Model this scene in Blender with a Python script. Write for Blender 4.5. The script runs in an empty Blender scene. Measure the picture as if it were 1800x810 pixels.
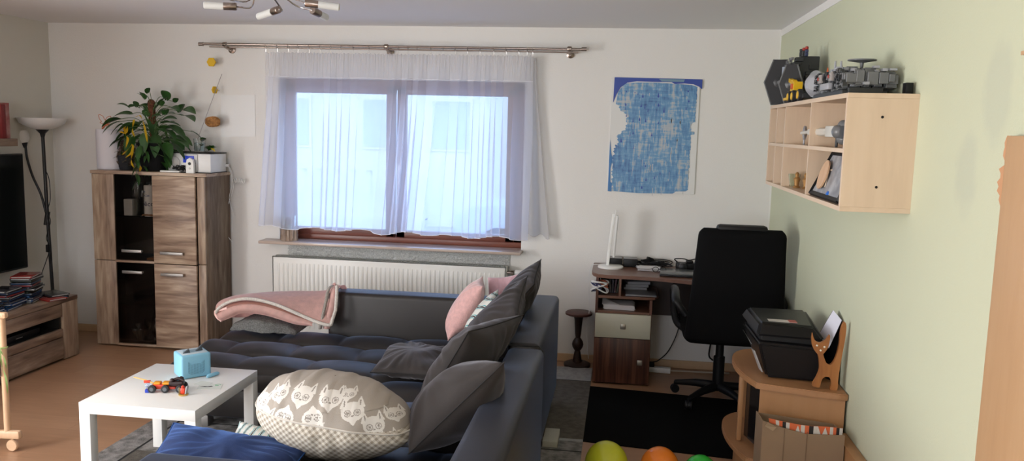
import bpy, bmesh, math, random
from mathutils import Vector, Matrix, noise
from math import pi, sin, cos, sqrt, radians
SC = bpy.context.scene
COL = SC.collection
V = Vector
rnd = random.Random(7)

# ------------------------------------------------------------------ materials
MATS = {}
def mat(name, col=(.8, .8, .8), rough=.5, metal=0, sheen=0, sheen_tint=None, trans=0, ior=1.45, bump=0, bscale=200,
        var=0, vscale=8, col2=None, spec=None, coat=0, emit=None, estr=0, alpha=1, sheen_rough=.4, stretch=None):
    if name in MATS: return MATS[name]
    m = bpy.data.materials.new(name); m.use_nodes = True
    nt = m.node_tree; N = nt.nodes; L = nt.links; p = N['Principled BSDF']
    c = tuple(col) + (1,)
    p.inputs['Base Color'].default_value = c
    p.inputs['Roughness'].default_value = rough
    p.inputs['Metallic'].default_value = metal
    p.inputs['Transmission Weight'].default_value = trans
    p.inputs['IOR'].default_value = ior
    p.inputs['Coat Weight'].default_value = coat
    p.inputs['Alpha'].default_value = alpha
    if spec is not None: p.inputs['Specular IOR Level'].default_value = spec
    if sheen:
        p.inputs['Sheen Weight'].default_value = sheen
        p.inputs['Sheen Roughness'].default_value = sheen_rough
        if sheen_tint: p.inputs['Sheen Tint'].default_value = tuple(sheen_tint) + (1,)
    if emit:
        p.inputs['Emission Color'].default_value = tuple(emit) + (1,)
        p.inputs['Emission Strength'].default_value = estr
    tc = N.new('ShaderNodeTexCoord')
    src = tc.outputs['Object']
    if stretch:
        mp = N.new('ShaderNodeMapping'); mp.inputs['Scale'].default_value = stretch
        L.new(src, mp.inputs[0]); src = mp.outputs[0]
    if var or col2:
        n = N.new('ShaderNodeTexNoise'); n.inputs['Scale'].default_value = vscale; n.inputs['Detail'].default_value = 6
        L.new(src, n.inputs[0])
        r = N.new('ShaderNodeValToRGB')
        a = col2 or tuple(x * (1 - var) for x in col)
        r.color_ramp.elements[0].color = tuple(a) + (1,); r.color_ramp.elements[0].position = .35
        r.color_ramp.elements[1].color = c; r.color_ramp.elements[1].position = .65
        L.new(n.outputs[0], r.inputs[0]); L.new(r.outputs[0], p.inputs['Base Color'])
    if bump:
        n = N.new('ShaderNodeTexNoise'); n.inputs['Scale'].default_value = bscale; n.inputs['Detail'].default_value = 4
        L.new(src, n.inputs[0])
        b = N.new('ShaderNodeBump'); b.inputs['Strength'].default_value = bump; b.inputs['Distance'].default_value = .004
        L.new(n.outputs[0], b.inputs['Height']); L.new(b.outputs[0], p.inputs['Normal'])
    MATS[name] = m
    return m

def wood(name, c1, c2, c3, scale=(1, 14, 14), rough=.45, contrast=.5, bump=.15, nscale=3.4):
    """grain runs along the axis with the small scale"""
    m = bpy.data.materials.new(name); m.use_nodes = True
    nt = m.node_tree; N = nt.nodes; L = nt.links; p = N['Principled BSDF']
    p.inputs['Roughness'].default_value = rough
    tc = N.new('ShaderNodeTexCoord'); mp = N.new('ShaderNodeMapping'); mp.inputs['Scale'].default_value = scale
    L.new(tc.outputs['Object'], mp.inputs[0])
    n = N.new('ShaderNodeTexNoise'); n.inputs['Scale'].default_value = nscale; n.inputs['Detail'].default_value = 8; n.inputs['Distortion'].default_value = .6
    L.new(mp.outputs[0], n.inputs[0])
    n2 = N.new('ShaderNodeTexNoise'); n2.inputs['Scale'].default_value = nscale * .35; n2.inputs['Detail'].default_value = 3
    L.new(mp.outputs[0], n2.inputs[0])
    r = N.new('ShaderNodeValToRGB'); e = r.color_ramp.elements
    e[0].position = .5 - contrast / 2; e[0].color = tuple(c1) + (1,)
    e[1].position = .5 + contrast / 2; e[1].color = tuple(c3) + (1,)
    x = e.new(.5); x.color = tuple(c2) + (1,)
    mx = N.new('ShaderNodeMix'); mx.data_type = 'FLOAT'; mx.inputs[0].default_value = .5
    L.new(n.outputs[0], mx.inputs[2]); L.new(n2.outputs[0], mx.inputs[3])
    L.new(mx.outputs[0], r.inputs[0]); L.new(r.outputs[0], p.inputs['Base Color'])
    b = N.new('ShaderNodeBump'); b.inputs['Strength'].default_value = bump; b.inputs['Distance'].default_value = .002
    L.new(n.outputs[0], b.inputs['Height']); L.new(b.outputs[0], p.inputs['Normal'])
    MATS[name] = m
    return m

# ------------------------------------------------------------------ mesh builder
class B:
    def __init__(s): s.bm = bmesh.new(); s.mi = 0
    def _take(s, tb, M=None):
        if M is not None: bmesh.ops.transform(tb, matrix=M, verts=tb.verts)
        me = bpy.data.meshes.new('tmp'); tb.to_mesh(me); tb.free()
        n = len(s.bm.faces); s.bm.from_mesh(me); bpy.data.meshes.remove(me)
        s.bm.faces.ensure_lookup_table()
        for f in s.bm.faces[n:]: f.material_index = s.mi
        return s
    def box(s, x0, x1, y0, y1, z0, z1, bev=0, M=None, seg=2):
        t = bmesh.new(); bmesh.ops.create_cube(t, size=1)
        for v in t.verts: v.co = V(((x0 + x1) / 2 + v.co.x * (x1 - x0), (y0 + y1) / 2 + v.co.y * (y1 - y0), (z0 + z1) / 2 + v.co.z * (z1 - z0)))
        if bev: bmesh.ops.bevel(t, geom=t.edges[:], offset=bev, segments=seg, affect='EDGES', profile=.5)
        return s._take(t, M)
    def cbox(s, c, d, bev=0, rz=0, rx=0, ry=0, seg=2):
        M = Matrix.Translation(c) @ Matrix.Rotation(rz, 4, 'Z') @ Matrix.Rotation(ry, 4, 'Y') @ Matrix.Rotation(rx, 4, 'X')
        return s.box(-d[0] / 2, d[0] / 2, -d[1] / 2, d[1] / 2, -d[2] / 2, d[2] / 2, bev, M, seg)
    def tube(s, pts, r, n=8, cap=True, closed=False):
        pts = [V(p) for p in pts]; rs = r if isinstance(r, (list, tuple)) else [r] * len(pts)
        t = bmesh.new(); rings = []; up = None
        for i, p in enumerate(pts):
            a = pts[i - 1] if (i or closed) else p; b = pts[(i + 1) % len(pts)] if (i < len(pts) - 1 or closed) else p
            d = (b - a).normalized()
            if up is None: up = V((0, 0, 1)) if abs(d.z) < .9 else V((1, 0, 0))
            x = up.cross(d)
            if x.length < 1e-6: x = V((0, 1, 0)).cross(d)
            x.normalize(); y = d.cross(x); up = y
            rings.append([t.verts.new(p + (x * cos(2 * pi * k / n) + y * sin(2 * pi * k / n)) * rs[i]) for k in range(n)])
        m = len(rings)
        for i in range(m if closed else m - 1):
            A = rings[i]; C = rings[(i + 1) % m]
            for k in range(n): t.faces.new((A[k], A[(k + 1) % n], C[(k + 1) % n], C[k]))
        if cap and not closed:
            t.faces.new(rings[0][::-1]); t.faces.new(rings[-1])
        return s._take(t)
    def lathe(s, prof, c=(0, 0, 0), n=24, M=None, cap=True):
        t = bmesh.new(); R = []
        for (r, z) in prof: R.append([t.verts.new((max(r, 1e-4) * cos(2 * pi * k / n), max(r, 1e-4) * sin(2 * pi * k / n), z)) for k in range(n)])
        for A, C in zip(R, R[1:]):
            for k in range(n): t.faces.new((A[k], A[(k + 1) % n], C[(k + 1) % n], C[k]))
        if cap: t.faces.new(R[0][::-1]); t.faces.new(R[-1])
        bmesh.ops.recalc_face_normals(t, faces=t.faces)
        return s._take(t, Matrix.Translation(c) @ (M or Matrix()))
    def ball(s, c, r, n=16, sc=(1, 1, 1), M=None):
        t = bmesh.new(); bmesh.ops.create_uvsphere(t, u_segments=n, v_segments=max(6, n * 2 // 3), radius=r)
        return s._take(t, Matrix.Translation(c) @ (M or Matrix()) @ Matrix.Diagonal((*sc, 1)))
    def prism(s, poly, d, M=None, bev=0):
        """poly in local xy, extruded z 0..d, then M"""
        t = bmesh.new(); f = t.faces.new([t.verts.new((x, y, 0)) for x, y in poly])
        e = bmesh.ops.extrude_face_region(t, geom=[f])
        bmesh.ops.translate(t, vec=(0, 0, d), verts=[v for v in e['geom'] if isinstance(v, bmesh.types.BMVert)])
        bmesh.ops.recalc_face_normals(t, faces=t.faces)
        if bev: bmesh.ops.bevel(t, geom=[x for x in t.edges if abs(x.verts[0].co.z - x.verts[1].co.z) < 1e-6], offset=bev, segments=2, affect='EDGES')
        return s._take(t, M)
    def slab(s, pts3, d):
        """polygon of 3-D points thickened by vector d"""
        t = bmesh.new(); d = V(d); a = [t.verts.new(V(p)) for p in pts3]; b = [t.verts.new(V(p) + d) for p in pts3]; n = len(a)
        t.faces.new(a[::-1]); t.faces.new(b)
        for i in range(n): t.faces.new((a[i], a[(i + 1) % n], b[(i + 1) % n], b[i]))
        bmesh.ops.recalc_face_normals(t, faces=t.faces)
        return s._take(t)
    def surf(s, fn, nu, nv, cu=False, cv=False, thick=0, mfn=None):
        t = bmesh.new()
        g = [[t.verts.new(fn(i / (nu if cu else nu - 1), j / (nv if cv else nv - 1))) for j in range(nv)] for i in range(nu)]
        for i in range(nu if cu else nu - 1):
            for j in range(nv if cv else nv - 1):
                a, b, c, d = g[i][j], g[(i + 1) % nu][j], g[(i + 1) % nu][(j + 1) % nv], g[i][(j + 1) % nv]
                f = t.faces.new((a, b, c, d))
        if thick: bmesh.ops.solidify(t, geom=t.faces[:], thickness=thick)
        return s._take(t)
    def sub(s, n=1):
        bmesh.ops.subdivide_edges(s.bm, edges=s.bm.edges[:], cuts=n, use_grid_fill=True); return s
    def weld(s, d=1e-5):
        bmesh.ops.remove_doubles(s.bm, verts=s.bm.verts[:], dist=d); bmesh.ops.recalc_face_normals(s.bm, faces=s.bm.faces[:]); return s
    def obj(s, name, mats, parent=None, label=None, cat=None, group=None, kind=None, smooth=40, world=False):
        me = bpy.data.meshes.new(name)
        if parent is None:
            xs = [v.co for v in s.bm.verts]
            lo = V((min(v.x for v in xs), min(v.y for v in xs), min(v.z for v in xs))); hi = V((max(v.x for v in xs), max(v.y for v in xs), max(v.z for v in xs)))
            o0 = V(((lo.x + hi.x) / 2, (lo.y + hi.y) / 2, lo.z)); bmesh.ops.translate(s.bm, vec=-o0, verts=s.bm.verts[:])
        elif world:
            bmesh.ops.transform(s.bm, matrix=WM[root_of(parent)].inverted(), verts=s.bm.verts[:])
        s.bm.to_mesh(me); s.bm.free()
        for m in (mats if isinstance(mats, (list, tuple)) else [mats]): me.materials.append(m)
        if smooth:
            me.shade_smooth()
            if smooth < 180: me.set_sharp_from_angle(angle=radians(smooth))
        o = bpy.data.objects.new(name, me); COL.objects.link(o)
        if parent is None: o.location = o0; WM[o.name] = Matrix.Translation(o0)
        else: o.parent = parent
        tag(o, label, cat, group, kind)
        return o
WM = {}
def root_of(o):
    while o.parent: o = o.parent
    return o.name
def tag(o, label=None, cat=None, group=None, kind=None):
    if label: o['label'] = label
    if cat: o['category'] = cat
    if group: o['group'] = group
    if kind: o['kind'] = kind
    return o
def thing(name, label, cat, loc=(0, 0, 0), rz=0, group=None, kind=None):
    o = bpy.data.objects.new(name, None); COL.objects.link(o); o.empty_display_size = .1
    o.location = loc; o.rotation_euler = (0, 0, rz)
    WM[o.name] = Matrix.Translation(loc) @ Matrix.Rotation(rz, 4, 'Z')
    return tag(o, label, cat, group, kind)
def copy_tree(o, parent=None):
    c = o.copy(); COL.objects.link(c); c.parent = parent
    for ch in list(o.children): copy_tree(ch, c)
    return c
def lerp(a, b, t): return a + (b - a) * t
def spline(pts, n):
    """catmull-rom through 3-D points, n samples"""
    P = [V(p) for p in pts]; P = [P[0] * 2 - P[1]] + P + [P[-1] * 2 - P[-2]]; out = []; k = len(P) - 3
    for i in range(n):
        u = i / (n - 1) * k; j = min(int(u), k - 1); t = u - j; a, b, c, d = P[j:j + 4]
        out.append(.5 * ((2 * b) + (c - a) * t + (2 * a - 5 * b + 4 * c - d) * t * t + (3 * b - a - 3 * c + d) * t ** 3))
    return out
def cushion(corners, T, seed=0, pinch=.07, wr=.006, n=41, power=.5, slump=0):
    """plump pillow between four 3-D corners; returns builder and the seam points"""
    a, b, c, d = [V(p) for p in corners]
    nrm = (b - a).cross(d - a).normalized(); o = B(); t = bmesh.new(); off = V((seed * 7.3, seed * 1.7, seed * 3.1))
    def P(u, v, s):
        uu = u * (1 - pinch * (1 - v * v)); vv = v * (1 - pinch * (1 - u * u))
        p = ((a * (1 - uu) + b * (1 + uu)) * (1 - vv) + (d * (1 - uu) + c * (1 + uu)) * (1 + vv)) / 4
        e = max(0, (1 - u * u)) * max(0, (1 - v * v)); h = T / 2 * e ** power
        q = p + nrm * (s * h) + V((0, 0, -slump * e))
        if wr and e > 0:
            w = noise.noise((p + off) * 9) * wr * 1.2
            ang = math.atan2(v, u); rr = sqrt(u * u + v * v)
            w += noise.noise(V((ang * 5 + seed, rr * 1.3, seed))) * wr * 1.6 * min(1, rr)
            q += nrm * s * w * min(1, e * 6)
        return q
    for s in (1, -1):
        g = [[t.verts.new(P(-1 + 2 * i / (n - 1), -1 + 2 * j / (n - 1), s)) for j in range(n)] for i in range(n)]
        for i in range(n - 1):
            for j in range(n - 1):
                q = (g[i][j], g[i + 1][j], g[i + 1][j + 1], g[i][j + 1])
                t.faces.new(q if s > 0 else q[::-1])
    bmesh.ops.remove_doubles(t, verts=t.verts[:], dist=1e-4); bmesh.ops.recalc_face_normals(t, faces=t.faces[:])
    o._take(t)
    k = 20; seam = [P(-1 + 2 * i / k, -1, 1) for i in range(k)] + [P(1, -1 + 2 * i / k, 1) for i in range(k)] + [P(1 - 2 * i / k, 1, 1) for i in range(k)] + [P(-1, 1 - 2 * i / k, 1) for i in range(k)]
    return o, seam
def text_mesh(s, size, depth=.0006):
    cu = bpy.data.curves.new('txt', 'FONT'); cu.body = s; cu.size = size; cu.extrude = depth; cu.align_x = 'CENTER'
    ob = bpy.data.objects.new('txt', cu); me = bpy.data.meshes.new_from_object(ob)
    t = bmesh.new(); t.from_mesh(me); bpy.data.meshes.remove(me); bpy.data.objects.remove(ob); bpy.data.curves.remove(cu)
    return t

# ------------------------------------------------------------------ palette
white_paint = mat('white_paint', (.78, .77, .74), .6)
WALL = mat('wall_plaster', (.74, .725, .695), .9, bump=.25, bscale=120)
WALLG = None
CEIL = mat('ceiling_plaster', (.80, .79, .79), .9, bump=.1, bscale=150)
OAKH = wood('wild_oak_horizontal', (.11, .060, .038), (.31, .21, .145), (.56, .43, .31), scale=(1.2, 8, 9), contrast=.34)
OAKV = wood('wild_oak_vertical', (.14, .085, .055), (.33, .23, .16), (.54, .43, .31), scale=(9, 8, 1.2), contrast=.34)
OAKY = wood('wild_oak_depth', (.11, .060, .038), (.28, .19, .13), (.50, .38, .28), scale=(8, 1.2, 9), contrast=.34)
MAPLE = wood('pale_maple', (.58, .44, .31), (.67, .52, .375), (.71, .57, .43), scale=(10, 10, 1.2), contrast=.7, bump=.03)
MAPLEY = wood('pale_maple_long', (.58, .44, .31), (.67, .52, .375), (.71, .57, .43), scale=(10, 1.2, 10), contrast=.7, bump=.03)
BEECH = wood('beech_laminate', (.40, .215, .10), (.46, .255, .125), (.50, .29, .15), scale=(9, 9, 1.5), contrast=.7, bump=.03)
BEECHL = wood('light_beech', (.50, .33, .19), (.57, .39, .235), (.62, .44, .28), scale=(9, 9, 1), contrast=.7, bump=.03)
WALNUT = wood('striped_walnut', (.03, .009, .005), (.085, .030, .018), (.20, .08, .045), scale=(16, 10, .7), contrast=.3, bump=.03)
WALNUTX = wood('walnut_top', (.12, .055, .035), (.17, .082, .055), (.22, .115, .078), scale=(.8, 14, 8), contrast=.5, bump=.03, rough=.3)
DARKWOOD = wood('dark_stained_wood', (.012, .005, .004), (.022, .009, .007), (.04, .015, .01), scale=(8, 8, 1), contrast=.5, bump=.03)
WFRAME = wood('window_frame_wood', (.10, .03, .018), (.17, .05, .03), (.22, .07, .04), scale=(1, 10, 10), contrast=.5, bump=.05, rough=.35)
PINE = wood('pale_pine', (.55, .33, .18), (.62, .40, .24), (.68, .47, .30), scale=(9, 9, 1), contrast=.5, bump=.03)
CATW = wood('carved_cat_wood', (.22, .07, .022), (.38, .15, .045), (.46, .20, .07), scale=(9, 9, 1.2), contrast=.4, bump=.03, rough=.35)
steel = mat('brushed_steel', (.42, .40, .38), .5, 1)
chrome = mat('chrome', (.5, .47, .45), .22, 1)
nickel = mat('warm_nickel', (.35, .29, .25), .3, 1)
black_m = mat('black_metal', (.012, .012, .013), .45)
black_p = mat('black_plastic', (.007, .007, .008), .45, spec=.35)
black_f = mat('black_fabric', (.004, .004, .004), .95, spec=.1)
screen = mat('tv_screen', (.004, .006, .006), .18)
gloss_white = mat('white_lacquer', (.80, .80, .77), .35)
white_pl = mat('white_plastic', (.75, .75, .74), .35)
frost = mat('frosted_glass', (.82, .83, .80), .45, sheen=0, trans=.25)
lamp_glass = mat('lamp_shade_white', (.80, .79, .77), .45)
smoke = mat('smoked_glass', (.60, .57, .54), .03, trans=1, ior=1.3)
glass = mat('clear_glass', (.93, .96, .95), .03, trans=1, ior=1.45)
radw = mat('radiator_enamel', (.80, .79, .75), .35)
foil = mat('foil_insulation', (.95, .96, .94), .3, .15, bump=1, bscale=90, var=.4, vscale=130, stretch=(.7, 1, 2.2))  # pale speckled colour stands in for the glitter of light on the foil
SOFA = mat('charcoal_velvet', (.021, .018, .017), .44, sheen=.22, sheen_tint=(.42, .60, 1), bump=.15, bscale=400, var=.25, vscale=4, spec=.5, sheen_rough=.3)  # blue sheen tint puts the window's blue light into the grey velvet
PILW = mat('dark_taupe_velvet', (.040, .034, .032), .75, sheen=.25, sheen_tint=(.9, .88, .95), bump=.15, bscale=300, var=.2, vscale=5, spec=.3)
seamm = mat('dark_seam', (.015, .014, .014), .8)
pinkf = mat('pink_fleece', (.88, .58, .52), .95, sheen=.6, bump=.35, bscale=160, var=.12, vscale=30, sheen_tint=(1, .9, .95))
pinkfur = mat('pink_plush', (.74, .44, .42), .95, sheen=.8, bump=.7, bscale=140, var=.15, vscale=50)
creamf = mat('cream_sherpa', (.68, .63, .57), .95, bump=.9, bscale=220, var=.3, vscale=150)
greyf = mat('grey_sherpa', (.36, .37, .36), .95, bump=1, bscale=180, var=.45, vscale=120)
bluef = mat('royal_blue_velvet', (.008, .025, .10), .8, sheen=.6, sheen_tint=(.2, .4, 1), bump=.2, bscale=200, var=.3, vscale=10)

# ------------------------------------------------------------------ camera
cam = bpy.data.cameras.new('camera'); cam.sensor_width = 36; cam.lens = 36 * 1441.876 / 1800; cam.clip_start = .05
co = bpy.data.objects.new('camera', cam); COL.objects.link(co); SC.camera = co
co.matrix_world = Matrix(((0.990598,-0.041955,0.130216,-1.0553),(0.134372,0.119566,-0.983691,-6.0113),(0.025701,0.991939,0.124079,1.7285),(0,0,0,1)))
SC.view_settings.view_transform = 'Standard'; SC.view_settings.look = 'None'; SC.view_settings.gamma = 1
SC.view_settings.use_curve_mapping = False; SC.view_settings.exposure = .14

# ------------------------------------------------------------------ room shell
XL, YR, H = -5.55, -7.6, 2.45
def struct(name, b, m, **k): return b.obj(name, m, kind='structure', smooth=k.pop('smooth', 0), **k)
# floor laminate
def floor_mat():
    m = bpy.data.materials.new('laminate_floor'); m.use_nodes = True
    nt = m.node_tree; N = nt.nodes; L = nt.links; p = N['Principled BSDF']; p.inputs['Roughness'].default_value = .38
    tc = N.new('ShaderNodeTexCoord'); mp = N.new('ShaderNodeMapping'); L.new(tc.outputs['Object'], mp.inputs[0])
    br = N.new('ShaderNodeTexBrick'); L.new(mp.outputs[0], br.inputs[0])
    br.inputs['Color1'].default_value = (.38, .21, .118, 1); br.inputs['Color2'].default_value = (.42, .24, .137, 1); br.inputs['Mortar'].default_value = (.31, .17, .095, 1)
    br.inputs['Scale'].default_value = 1; br.inputs['Brick Width'].default_value = 1.28; br.inputs['Row Height'].default_value = .19; br.inputs['Mortar Size'].default_value = .0015
    mp2 = N.new('ShaderNodeMapping'); mp2.inputs['Scale'].default_value = (1, 12, 1); L.new(tc.outputs['Object'], mp2.inputs[0])
    n = N.new('ShaderNodeTexNoise'); n.inputs['Scale'].default_value = 4; n.inputs['Detail'].default_value = 6; L.new(mp2.outputs[0], n.inputs[0])
    mr = N.new('ShaderNodeMapRange'); mr.inputs[3].default_value = .85; mr.inputs[4].default_value = 1.15; L.new(n.outputs[0], mr.inputs[0])
    mx = N.new('ShaderNodeVectorMath'); mx.operation = 'SCALE'; L.new(br.outputs[0], mx.inputs[0]); L.new(mr.outputs[0], mx.inputs['Scale'])
    L.new(mx.outputs[0], p.inputs['Base Color']); return m
struct('floor', B().box(XL - .2, .2, YR - .2, .4, -.1, 0), floor_mat())
struct('ceiling', B().box(XL - .2, .2, YR - .2, .4, H, H + .1), CEIL)
WX0, WX1, WZ0, WZ1, WT = -3.665, -1.78, .80, 2.06, .36
b = B(); b.box(XL - .2, WX0, 0, WT, 0, H).box(WX1, .2, 0, WT, 0, H).box(WX0, WX1, 0, WT, 0, WZ0).box(WX0, WX1, 0, WT, WZ1, H)
struct('wall_back', b, WALL)
# left wall with the garden window that lights the room from beside the camera
LY0, LY1, LZ0, LZ1 = -5.9, -3.5, .15, 2.2
b = B(); b.box(XL - .2, XL, LY1, 0, 0, H).box(XL - .2, XL, YR, LY0, 0, H).box(XL - .2, XL, LY0, LY1, 0, LZ0).box(XL - .2, XL, LY0, LY1, LZ1, H)
WALLL = mat('warm_wall_plaster', (.66, .63, .56), .9, bump=.25, bscale=120)
struct('wall_left', b, WALLL)
b = B(); b.box(XL - .2, -3.5, YR - .2, YR, 0, H).box(-1.7, .2, YR - .2, YR, 0, H).box(-3.5, -1.7, YR - .2, YR, 0, .9).box(-3.5, -1.7, YR - .2, YR, 2.25, H)
struct('wall_rear', b, WALL)
b = B()
for xa in (-3.5, -2.64, -1.78): b.box(xa, xa + .08, YR - .14, YR - .07, .9, 2.25)
b.box(-3.5, -1.7, YR - .14, YR - .07, .9, .98).box(-3.5, -1.7, YR - .14, YR - .07, 2.17, 2.25)
struct('window_3', b, WFRAME)
def green_mat():
    m = mat('pale_green_paint', (.56, .585, .43), .9, bump=.25, bscale=120)
    N = m.node_tree.nodes; L = m.node_tree.links; p = N['Principled BSDF']
    tc = N.new('ShaderNodeTexCoord'); g = N.new('ShaderNodeNewGeometry')
    # smeared repair patch near the door casing, world y about -3.4, z about 1.9
    def patch(cy, cz, sy, sz):
        mp = N.new('ShaderNodeMapping'); mp.inputs['Location'].default_value = (0, -cy / sy, -cz / sz); mp.inputs['Scale'].default_value = (0, 1 / sy, 1 / sz)
        L.new(g.outputs['Position'], mp.inputs[0])
        ln = N.new('ShaderNodeVectorMath'); ln.operation = 'LENGTH'; L.new(mp.outputs[0], ln.inputs[0])
        return ln.outputs['Value']
    n = N.new('ShaderNodeTexNoise'); n.inputs['Scale'].default_value = 9; n.inputs['Detail'].default_value = 5; L.new(g.outputs['Position'], n.inputs[0])
    a = N.new('ShaderNodeMath'); a.operation = 'MINIMUM'; L.new(patch(-3.46, 1.86, .10, .16), a.inputs[0]); L.new(patch(-3.30, 1.62, .09, .13), a.inputs[1])
    s = N.new('ShaderNodeMath'); s.operation = 'ADD'; L.new(a.outputs[0], s.inputs[0]); L.new(n.outputs[0], s.inputs[1])
    r = N.new('ShaderNodeMapRange'); r.inputs[1].default_value = 1.15; r.inputs[2].default_value = 1.6; L.new(s.outputs[0], r.inputs[0])
    mx = N.new('ShaderNodeMix'); mx.data_type = 'RGBA'; mx.inputs[6].default_value = (.515, .54, .41, 1); mx.inputs[7].default_value = (.56, .585, .43, 1)
    L.new(r.outputs[0], mx.inputs[0]); L.new(mx.outputs[2], p.inputs['Base Color'])
    return m
struct('wall_right', B().box(0, .2, YR, 0, 0, H), green_mat())
struct('trim_1', B().box(-.004, 0, YR, 0, H - .045, H), white_paint)
struct('trim_2', B().box(-.012, 0, -.004, 0, 0, H - .045), white_paint)
BB = BEECHL
struct('baseboard_back', B().box(XL, 0, -.016, 0, 0, .06, .004), BB)
struct('baseboard_left', B().box(XL, XL + .016, -3.4, -.016, 0, .06, .004), BB)
struct('baseboard_right', B().box(-.016, 0, -3.55, -.016, 0, .06, .004), BB)

# window: brown timber frame, two sashes with panes
w = thing('window_1', None, None, (-2.72, .1, WZ0), kind='structure')
b = B(); y0, y1 = .09, .17
b.box(WX0, -3.605, y0, y1, WZ0, WZ1, .004).box(-1.875, WX1, y0, y1, WZ0, WZ1, .004).box(WX0, WX1, y0, y1, 1.99, WZ1, .004).box(WX0, WX1, y0, y1, WZ0, .89, .004).box(WX0, WX1, y0 - .03, y0, WZ0 + .03, .872, .006)
b.obj('window_frame', WFRAME, w, world=True, smooth=30)
for x0, x1 in ((-3.635, -2.77), (-2.755, -1.845)):
    b = B(); s = .07; z0, z1 = .87, 2.015; ya, yb = .06, .11
    b.box(x0, x0 + s, ya, yb, z0, z1, .006).box(x1 - s, x1, ya, yb, z0, z1, .006).box(x0, x1, ya, yb, z0, z0 + .055, .006).box(x0, x1, ya, yb, z1 - .06, z1, .006)
    b.obj('sash', WFRAME, w, world=True, smooth=30)
    B().box(x0 + s, x1 - s, .08, .084, z0 + .055, z1 - .06).obj('pane', mat('window_glass', (1, 1, 1), 0, trans=1, ior=1.02), w, world=True, smooth=0)
b = B().box(-2.745, -2.715, .048, .06, 1.36, 1.43, .004).box(-2.738, -2.722, .03, .048, 1.39, 1.42, .003).box(-2.738, -2.722, .024, .036, 1.28, 1.42, .005)
b.obj('handle', white_pl, w, label='white window handle', world=True)
b = B().box(-3.776, -1.765, -.15, -.002, .807, .83, .006).box(WX0 + .002, WX1 - .002, -.01, .088, .807, .83)
b.obj('window_sill', mat('sill_laminate', (.50, .40, .34), .22), kind='structure', smooth=30)
# the garden window beside the camera, out of view: frame and panes
w2 = thing('window_2', None, None, (XL - .1, (LY0 + LY1) / 2, LZ0), kind='structure')
b = B()
for ya in (LY0, (LY0 + LY1) / 2 - .04, LY1 - .08): b.box(XL - .14, XL - .07, ya, ya + .08, LZ0, LZ1)
b.box(XL - .14, XL - .07, LY0, LY1, LZ0, LZ0 + .08).box(XL - .14, XL - .07, LY0, LY1, LZ1 - .08, LZ1)
b.obj('window_frame', WFRAME, w2, world=True, smooth=0)

# door casing on the right wall, with chipped edge
d1 = thing('door_1', None, None, (0, -4.0, 0), kind='structure')
DOORW = wood('oak_veneer_door', (.46, .27, .14), (.52, .32, .17), (.56, .36, .2), scale=(9, 9, .9), contrast=.6, bump=.03)
B().box(-.03, 0, -4.6, -3.62, 0, 1.742, .003).obj('door_leaf', DOORW, d1, world=True)
r_ = random.Random(3)
pl = [(-3.622, 1.742)]; z = 1.735
while z > 1.56: pl.append((-3.622 + .022 * r_.random() + (.012 if 1.58 < z < 1.66 else 0), z)); z -= .012
pl.append((-3.622, 1.55)); pl.append((-3.64, 1.55)); pl.append((-3.64, 1.742))
B().slab([(-.0295, y, z) for y, z in pl], (.0295, 0, 0)).obj('chipped_veneer', mat('raw_orange_wood', (.55, .29, .15), .7), d1, world=True, smooth=0)
B().box(-.02, 0, -4.6, -3.63, 1.955, 1.965).obj('head_strip', DOORW, d1, world=True, smooth=0)
B().box(-.006, 0, -3.668, -3.662, 1.742, 1.955).obj('side_strip', white_paint, d1, world=True, smooth=0)

# ------------------------------------------------------------------ light
wd = bpy.data.worlds.new('sky'); SC.world = wd; wd.use_nodes = True
N = wd.node_tree.nodes; L = wd.node_tree.links; bg = N['Background']
tc = N.new('ShaderNodeTexCoord'); sp = N.new('ShaderNodeSeparateXYZ'); L.new(tc.outputs['Generated'], sp.inputs[0])
r = N.new('ShaderNodeValToRGB'); r.color_ramp.elements[0].position = 0; r.color_ramp.elements[0].color = (.60, .76, 1, 1); r.color_ramp.elements[1].position = .6; r.color_ramp.elements[1].color = (.34, .54, 1, 1)
L.new(sp.outputs[2], r.inputs[0]); L.new(r.outputs[0], bg.inputs[0]); bg.inputs[1].default_value = 4.0
def area(name, loc, rot, sx, sy, power, col):
    l = bpy.data.lights.new(name, 'AREA'); l.shape = 'RECTANGLE'; l.size = sx; l.size_y = sy; l.energy = power; l.color = col
    o = bpy.data.objects.new(name, l); COL.objects.link(o); o.location = loc; o.rotation_euler = rot; return o
area('garden_daylight', (XL - .25, (LY0 + LY1) / 2, (LZ0 + LZ1) / 2), (0, -pi / 2, 0), 2.0, 2.4, 215, (1, .955, .885))
area('rear_daylight', (-2.6, YR - .35, 1.6), (pi / 2, 0, 0), 1.8, 1.3, 60, (1, .97, .93))

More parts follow.
